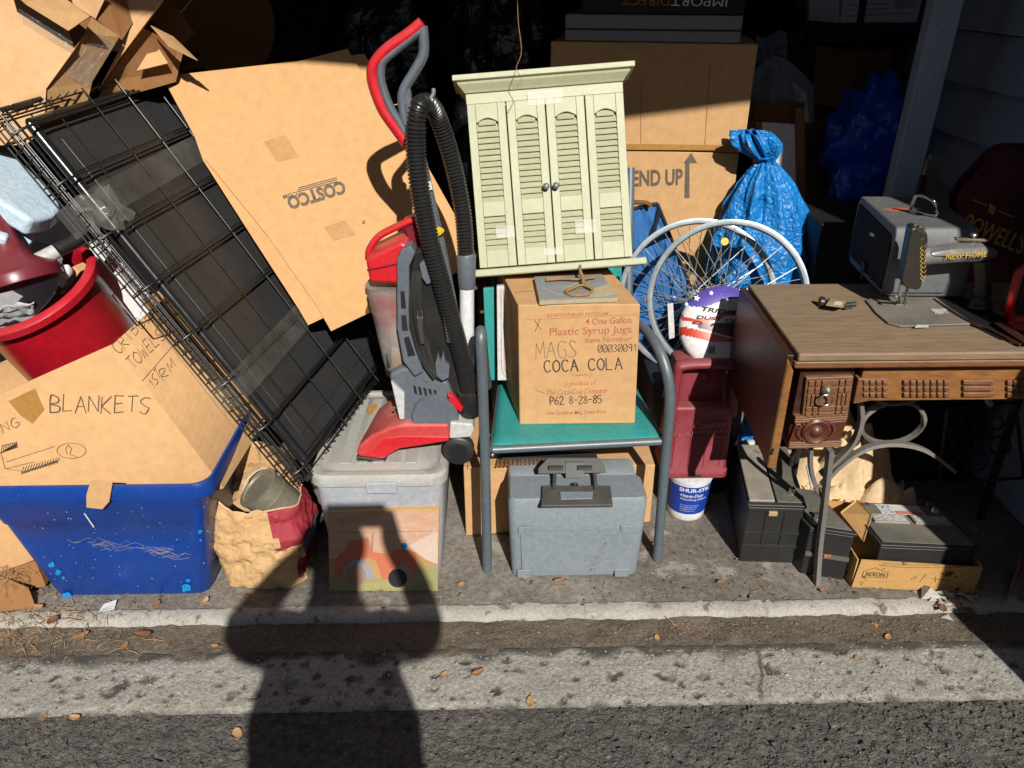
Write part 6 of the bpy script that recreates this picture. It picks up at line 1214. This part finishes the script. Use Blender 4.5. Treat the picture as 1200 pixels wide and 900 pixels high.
# ================================================================ outside right: unseen boxes added to shade the doorway
def mbox(name, label, cx, cy, z0, sx, sy, sz, rot, m):
    t = thing(name, label, 'cardboard box', (cx, cy, z0), 'unseen boxes added outside the doorway to block sun'); Mx = Matrix.Translation((cx, cy, z0)) @ Matrix.Rotation(R(rot), 4, 'Z')
    MB().box((-sx / 2, -sy / 2, 0), (sx / 2, sy / 2, sz), Mx).build('carton', m, t, bevel=.004); MB().box((-.03, -sy / 2 - .001, sz), (.03, sy / 2 + .001, sz + .001), Mx).build('tape', 'packing_tape', t)
mbox('added_shade_box', 'unseen tall carton added right of the doorway to cast its shade', 1.66, -.60, -.024, .55, .5, 1.35, 0, 'cardboard'); mbox('added_shade_box', 'unseen carton added on top to block more sun', 1.67, -.60, 1.329, .55, .5, 1.3, 0, 'cardboard')
mbox('added_low_box', 'unseen low box added cornerwise on the asphalt for its corner shadow', 1.52, -1.10, -.042, .42, .42, .45, 43, 'cardboard')
o = MB().prism([PZ(1178, 706, .002), PZ(1186, 690, .002), PY(1214, 620, .16), PY(1204, 625, .15)], (.05, .05, 0)).build('wood_offcut', 'wood_brown', None); tag(o, 'brown wooden offcut leaning beyond the battery tray in the shade', 'wood')
# ================================================================ the photographer (stands behind the camera; only the shadow is in view)
t = thing('person', 'person in dark coat and jeans holding up a phone to take the picture', 'person', (.02, -1.95, -.045))
pv = []; pe = []; pr = []
def J(p, r, par=None):
    pv.append(V(p)); pr.append(r)
    if par is not None: pe.append((par, len(pv) - 1))
    return len(pv) - 1
PXo, PYo = -.045, -1.93
def Q(x, y, z): return (PXo + x, PYo + y, z)
hip = J(Q(0, 0, .95), (.165, .12)); wst = J(Q(0, 0, 1.08), (.155, .11), hip); ch = J(Q(0, .0, 1.25), (.175, .12), wst); shc = J(Q(0, 0, 1.37), (.13, .09), ch); nk_ = J(Q(0, .01, 1.45), (.055, .055), shc); hd1 = J(Q(.02, .03, 1.57), (.078, .09), nk_); hd2 = J(Q(.02, .04, 1.66), (.075, .09), hd1); J(Q(.02, .035, 1.72), (.045, .05), hd2); J(Q(.02, .135, 1.585), (.012, .012), hd1)
for s in (-1, 1):
    a = J(Q(s * .10, 0, .86), (.095, .10), hip); b = J(Q(s * .10, .01, .50), (.07, .07), a); c = J(Q(s * .10, -.02, .12), (.05, .05), b); d = J(Q(s * .105, -.02, .005), (.045, .045), c); J(Q(s * .12, .16, -.008), (.042, .03), d)
    cx_ = -PXo - .025
    a = J(Q(s * .175, 0, 1.41), (.068, .07), shc); b = J(Q(s * .262 - .006, .05, 1.355), (.055, .058), a); c = J(Q(cx_ + s * .17, .19, 1.445), (.042, .042), b); d = J(Q(cx_ + s * .10, .29, 1.475), (.030, .030), c); e_ = J(Q(cx_ + s * .093, .325, 1.495), (.030, .020), d)
    for k in range(4): f = J(Q(cx_ + s * .100, .352, 1.468 + .017 * k), (.008, .008), e_); g = J(Q(cx_ + s * .088, .366, 1.470 + .017 * k), (.007, .007), f); J(Q(cx_ + s * .070, .364, 1.472 + .017 * k), (.0065, .0065), g)
    f = J(Q(cx_ + s * .078, .340, 1.52), (.010, .010), e_); J(Q(cx_ + s * .06, .352, 1.53), (.009, .009), f)
me = bpy.data.meshes.new('body'); c0 = V((PXo, PYo, .9)); me.from_pydata([p - c0 for p in pv], pe, []); me.materials.append(M['coat'])
o = link(bpy.data.objects.new('body', me)); put(o, t, c0); m = o.modifiers.new('skin', 'SKIN'); m.use_smooth_shade = True; m = o.modifiers.new('sub', 'SUBSURF'); m.levels = 1; m.render_levels = 1
for sv, r in zip(me.skin_vertices[0].data, pr): sv.radius = r
me.skin_vertices[0].data[0].use_root = True
MB().lathe([(.155, 1.36), (.20, 1.2), (.185, 1.05), (.195, .90), (.20, .74), (.19, .74)], (PXo, PYo, 0), (0, 0, 1), 28, fn=lambda a, q: 1 - .28 * abs(math.sin(a))).build('coat', 'coat', t, smooth=60)
MB().ball((PXo + .02, PYo + .015, 1.665), (.092, .105, .085), 18, 12).build('hair', 'hair', t, smooth=60)
o = MB().box((-.102, -1.562, 1.462), (.054, -1.553, 1.538)).build('phone', 'matt_black', None, bevel=.003); tag(o, 'black phone held sideways by the photographer', 'phone')

# ================================================================ litter on the ground
rnd = random.Random(21)
leafs = [(50, 842, .012, 0), (88, 841, .013, 1), (278, 861, .017, 1), (621, 823, .016, 1), (560, 789, .016, 0), (146, 757, .014, 0), (252, 757, .008, 1), (95, 746, .02, 0), (168, 745, .022, 2), (331, 735, .009, 2), (540, 685, .011, 1), (845, 682, .012, 0), (240, 706, .015, 1), (183, 708, .014, 0), (45, 712, .014, 1), (770, 748, .010, 1), (1040, 747, .011, 1), (62, 728, .016, 2), (300, 855, .006, 2), (615, 676, .012, 1), (655, 681, .014, 0), (805, 690, .008, 2), (1005, 770, .008, 1), (520, 790, .009, 1), (880, 700, .008, 0), (965, 693, .010, 0), (1135, 715, .02, 2), (1118, 708, .018, 1), (1105, 714, .014, 2), (1112, 700, .012, 0), (290, 700, .012, 2), (20, 745, .012, 2), (700, 690, .008, 0)]
def gz(p):
    x, y = p.x, p.y
    return z_asph(x, y) if y < -.302 else z_kerb(x, y) if y < -.14 else z_gut(x, y) if y < -.034 else .004
for (px, py, r, k) in leafs:
    p = PZ(px, py, -.02); z = gz(p); p = PZ(px, py, z + .003); an = rnd.uniform(0, 6.28); el = rnd.uniform(.5, .75); cu = rnd.uniform(.15, .5); d1 = V((math.cos(an), math.sin(an), 0)); d2 = V((-d1.y, d1.x, 0))
    mb = MB(); n1 = 10; rows = []
    for i in range(n1 + 1):
        s = -1 + 2 * i / n1; wv = el * r * (1 - abs(s) ** 2.2) ** .7 + .0003
        rows.append([p + d1 * (s * r) + d2 * (wv * w) + V((0, 0, r * cu * (w * w * .6 + s * s * .5) + .1 * r * nz((s, w, an), 2))) for w in (-1, -.5, 0, .5, 1)])
    mb.loft(rows, closed=False, caps=False)
    o = mb.build('dry_leaf', ('leaf', 'leaf_pale', 'leaf_dark')[k], None, smooth=60, solid=.0006); q = r * 1.35
    MB().tube([p + d1 * r * .96 + V((0, 0, r * cu * .5)), p + d1 * (r + .012) + V((0, 0, .001))], .0007, 4).build('stem', 'leaf_dark', o)
    cn = ('orange-brown', 'pale tan', 'dark brown')[k]; sz = 'large' if r >= .016 else 'medium' if r >= .011 else 'tiny'; wh_ = 'on the asphalt' if p.y < -.302 else 'on the pitted concrete kerb' if p.y < -.14 else 'in the gutter grit' if p.y < -.034 else 'on the concrete floor inside the threshold'
    tag(o, f'{sz} curled {cn} dry leaf lying {wh_}', 'leaf', f'{sz} {cn} leaves {wh_}')
p = PZ(125, 711, .004)
o = MB().prism([PZ(115, 718, .004), PZ(134, 714, .004), PZ(137, 703, .010), PZ(122, 708, .014)], (0, 0, .001)).build('paper_scrap', 'label_white', None); tag(o, 'torn white paper scrap on the threshold in front of the blue tote', 'paper scrap')
line_px([[(120, 714), (132, 710)], [(119, 716), (130, 713)]], (p + V((0, 0, .012)), V((0, -.4, 1)).normalized()), 'label_blue', o, wd=.0012, name='fine_print')
def litter(name, n, m, place, size, seed, stick=False):
    rnd = random.Random(seed); mb = MB()
    for i in range(n):
        x, y = place(rnd); z = gz(V((x, y, 0))); s = size * rnd.lognormvariate(0, .5); a = rnd.uniform(0, 6.28); p = V((x, y, z + .0006))
        if stick:
            d = V((math.cos(a), math.sin(a), rnd.uniform(0, .15))) * s * 3; mb.tube([p, p + d * .5 + V((0, 0, s * .3)), p + d], .0005 + s * .04, 3, caps=False)
        else:
            v4 = [p + V((math.cos(a + k * 2.1) * s * rnd.uniform(.4, 1), math.sin(a + k * 2.1) * s * rnd.uniform(.4, 1), rnd.uniform(0, s * .3))) for k in range(3)] + [p + V((0, 0, s * rnd.uniform(.2, .6)))]
            mb.add(v4, [(0, 1, 3), (1, 2, 3), (2, 0, 3)])
    return kind(mb.build(name, m, None, smooth=0, rec=False), 'stuff')
litter('gutter_debris', 3600, 'chip', lambda r: (r.uniform(-1.7, 1.7), min(-.05, max(-.150, r.gauss(-.075, .024)))), .0030, 1)
litter('gutter_debris', 250, 'leaf', lambda r: (r.gauss(.5, .7), r.gauss(-.070, .016)), .0028, 2)
litter('floor_debris', 2600, 'chip', lambda r: (r.uniform(-1.6, 1.6), r.uniform(.02, .30)), .0030, 3)
litter('straw_debris', 420, 'straw', lambda r: (r.gauss(-1.22, .16), r.gauss(-.03, .055)), .006, 4, True)
litter('straw_debris', 300, 'straw', lambda r: (r.uniform(-1.6, 1.6), r.gauss(.03, .09)), .004, 5, True)
litter('kerb_debris', 900, 'chip', lambda r: (r.uniform(-1.7, 1.7), -.30 + r.gauss(0, .02)), .0024, 6)
mat('stone', (.16, .15, .14), (.07, .065, .06), rough=.9, scale=3)
litter('asphalt_stones', 11000, 'stone', lambda r: (r.uniform(-1.5, 1.5), r.uniform(-.66, -.305)), .0030, 8)
litter('asphalt_stones', 6000, 'asphalt', lambda r: (r.uniform(-1.5, 1.5), r.uniform(-.66, -.305)), .0048, 9)
litter('kerb_grit', 5000, 'kerb_concrete', lambda r: (r.uniform(-1.6, 1.6), r.uniform(-.30, -.14)), .0026, 10)
litter('concrete_crumbs', 40, 'lip', lambda r: (r.gauss(1.22, .03), r.gauss(-.01, .02)), .013, 7)

# ================================================================ building added across the alley to block sky light (unseen, behind the photographer)
t = thing('sky_block_building', 'unseen building with roller doors added across the alley to block sky', 'building', (0, -6.5, -.03))
MB().box((-12, -9.5, -.05), (12, -6.5, 3.7)).build('wall', 'stud', t); MB().box((-12.3, -9.8, 3.7), (12.3, -6.1, 3.85)).build('roof', 'siding', t)
for i in range(7): MB().box((-10.5 + i * 3, -6.499, -.02), (-8.1 + i * 3, -6.44, 2.2)).build('roller_door', 'siding', t)
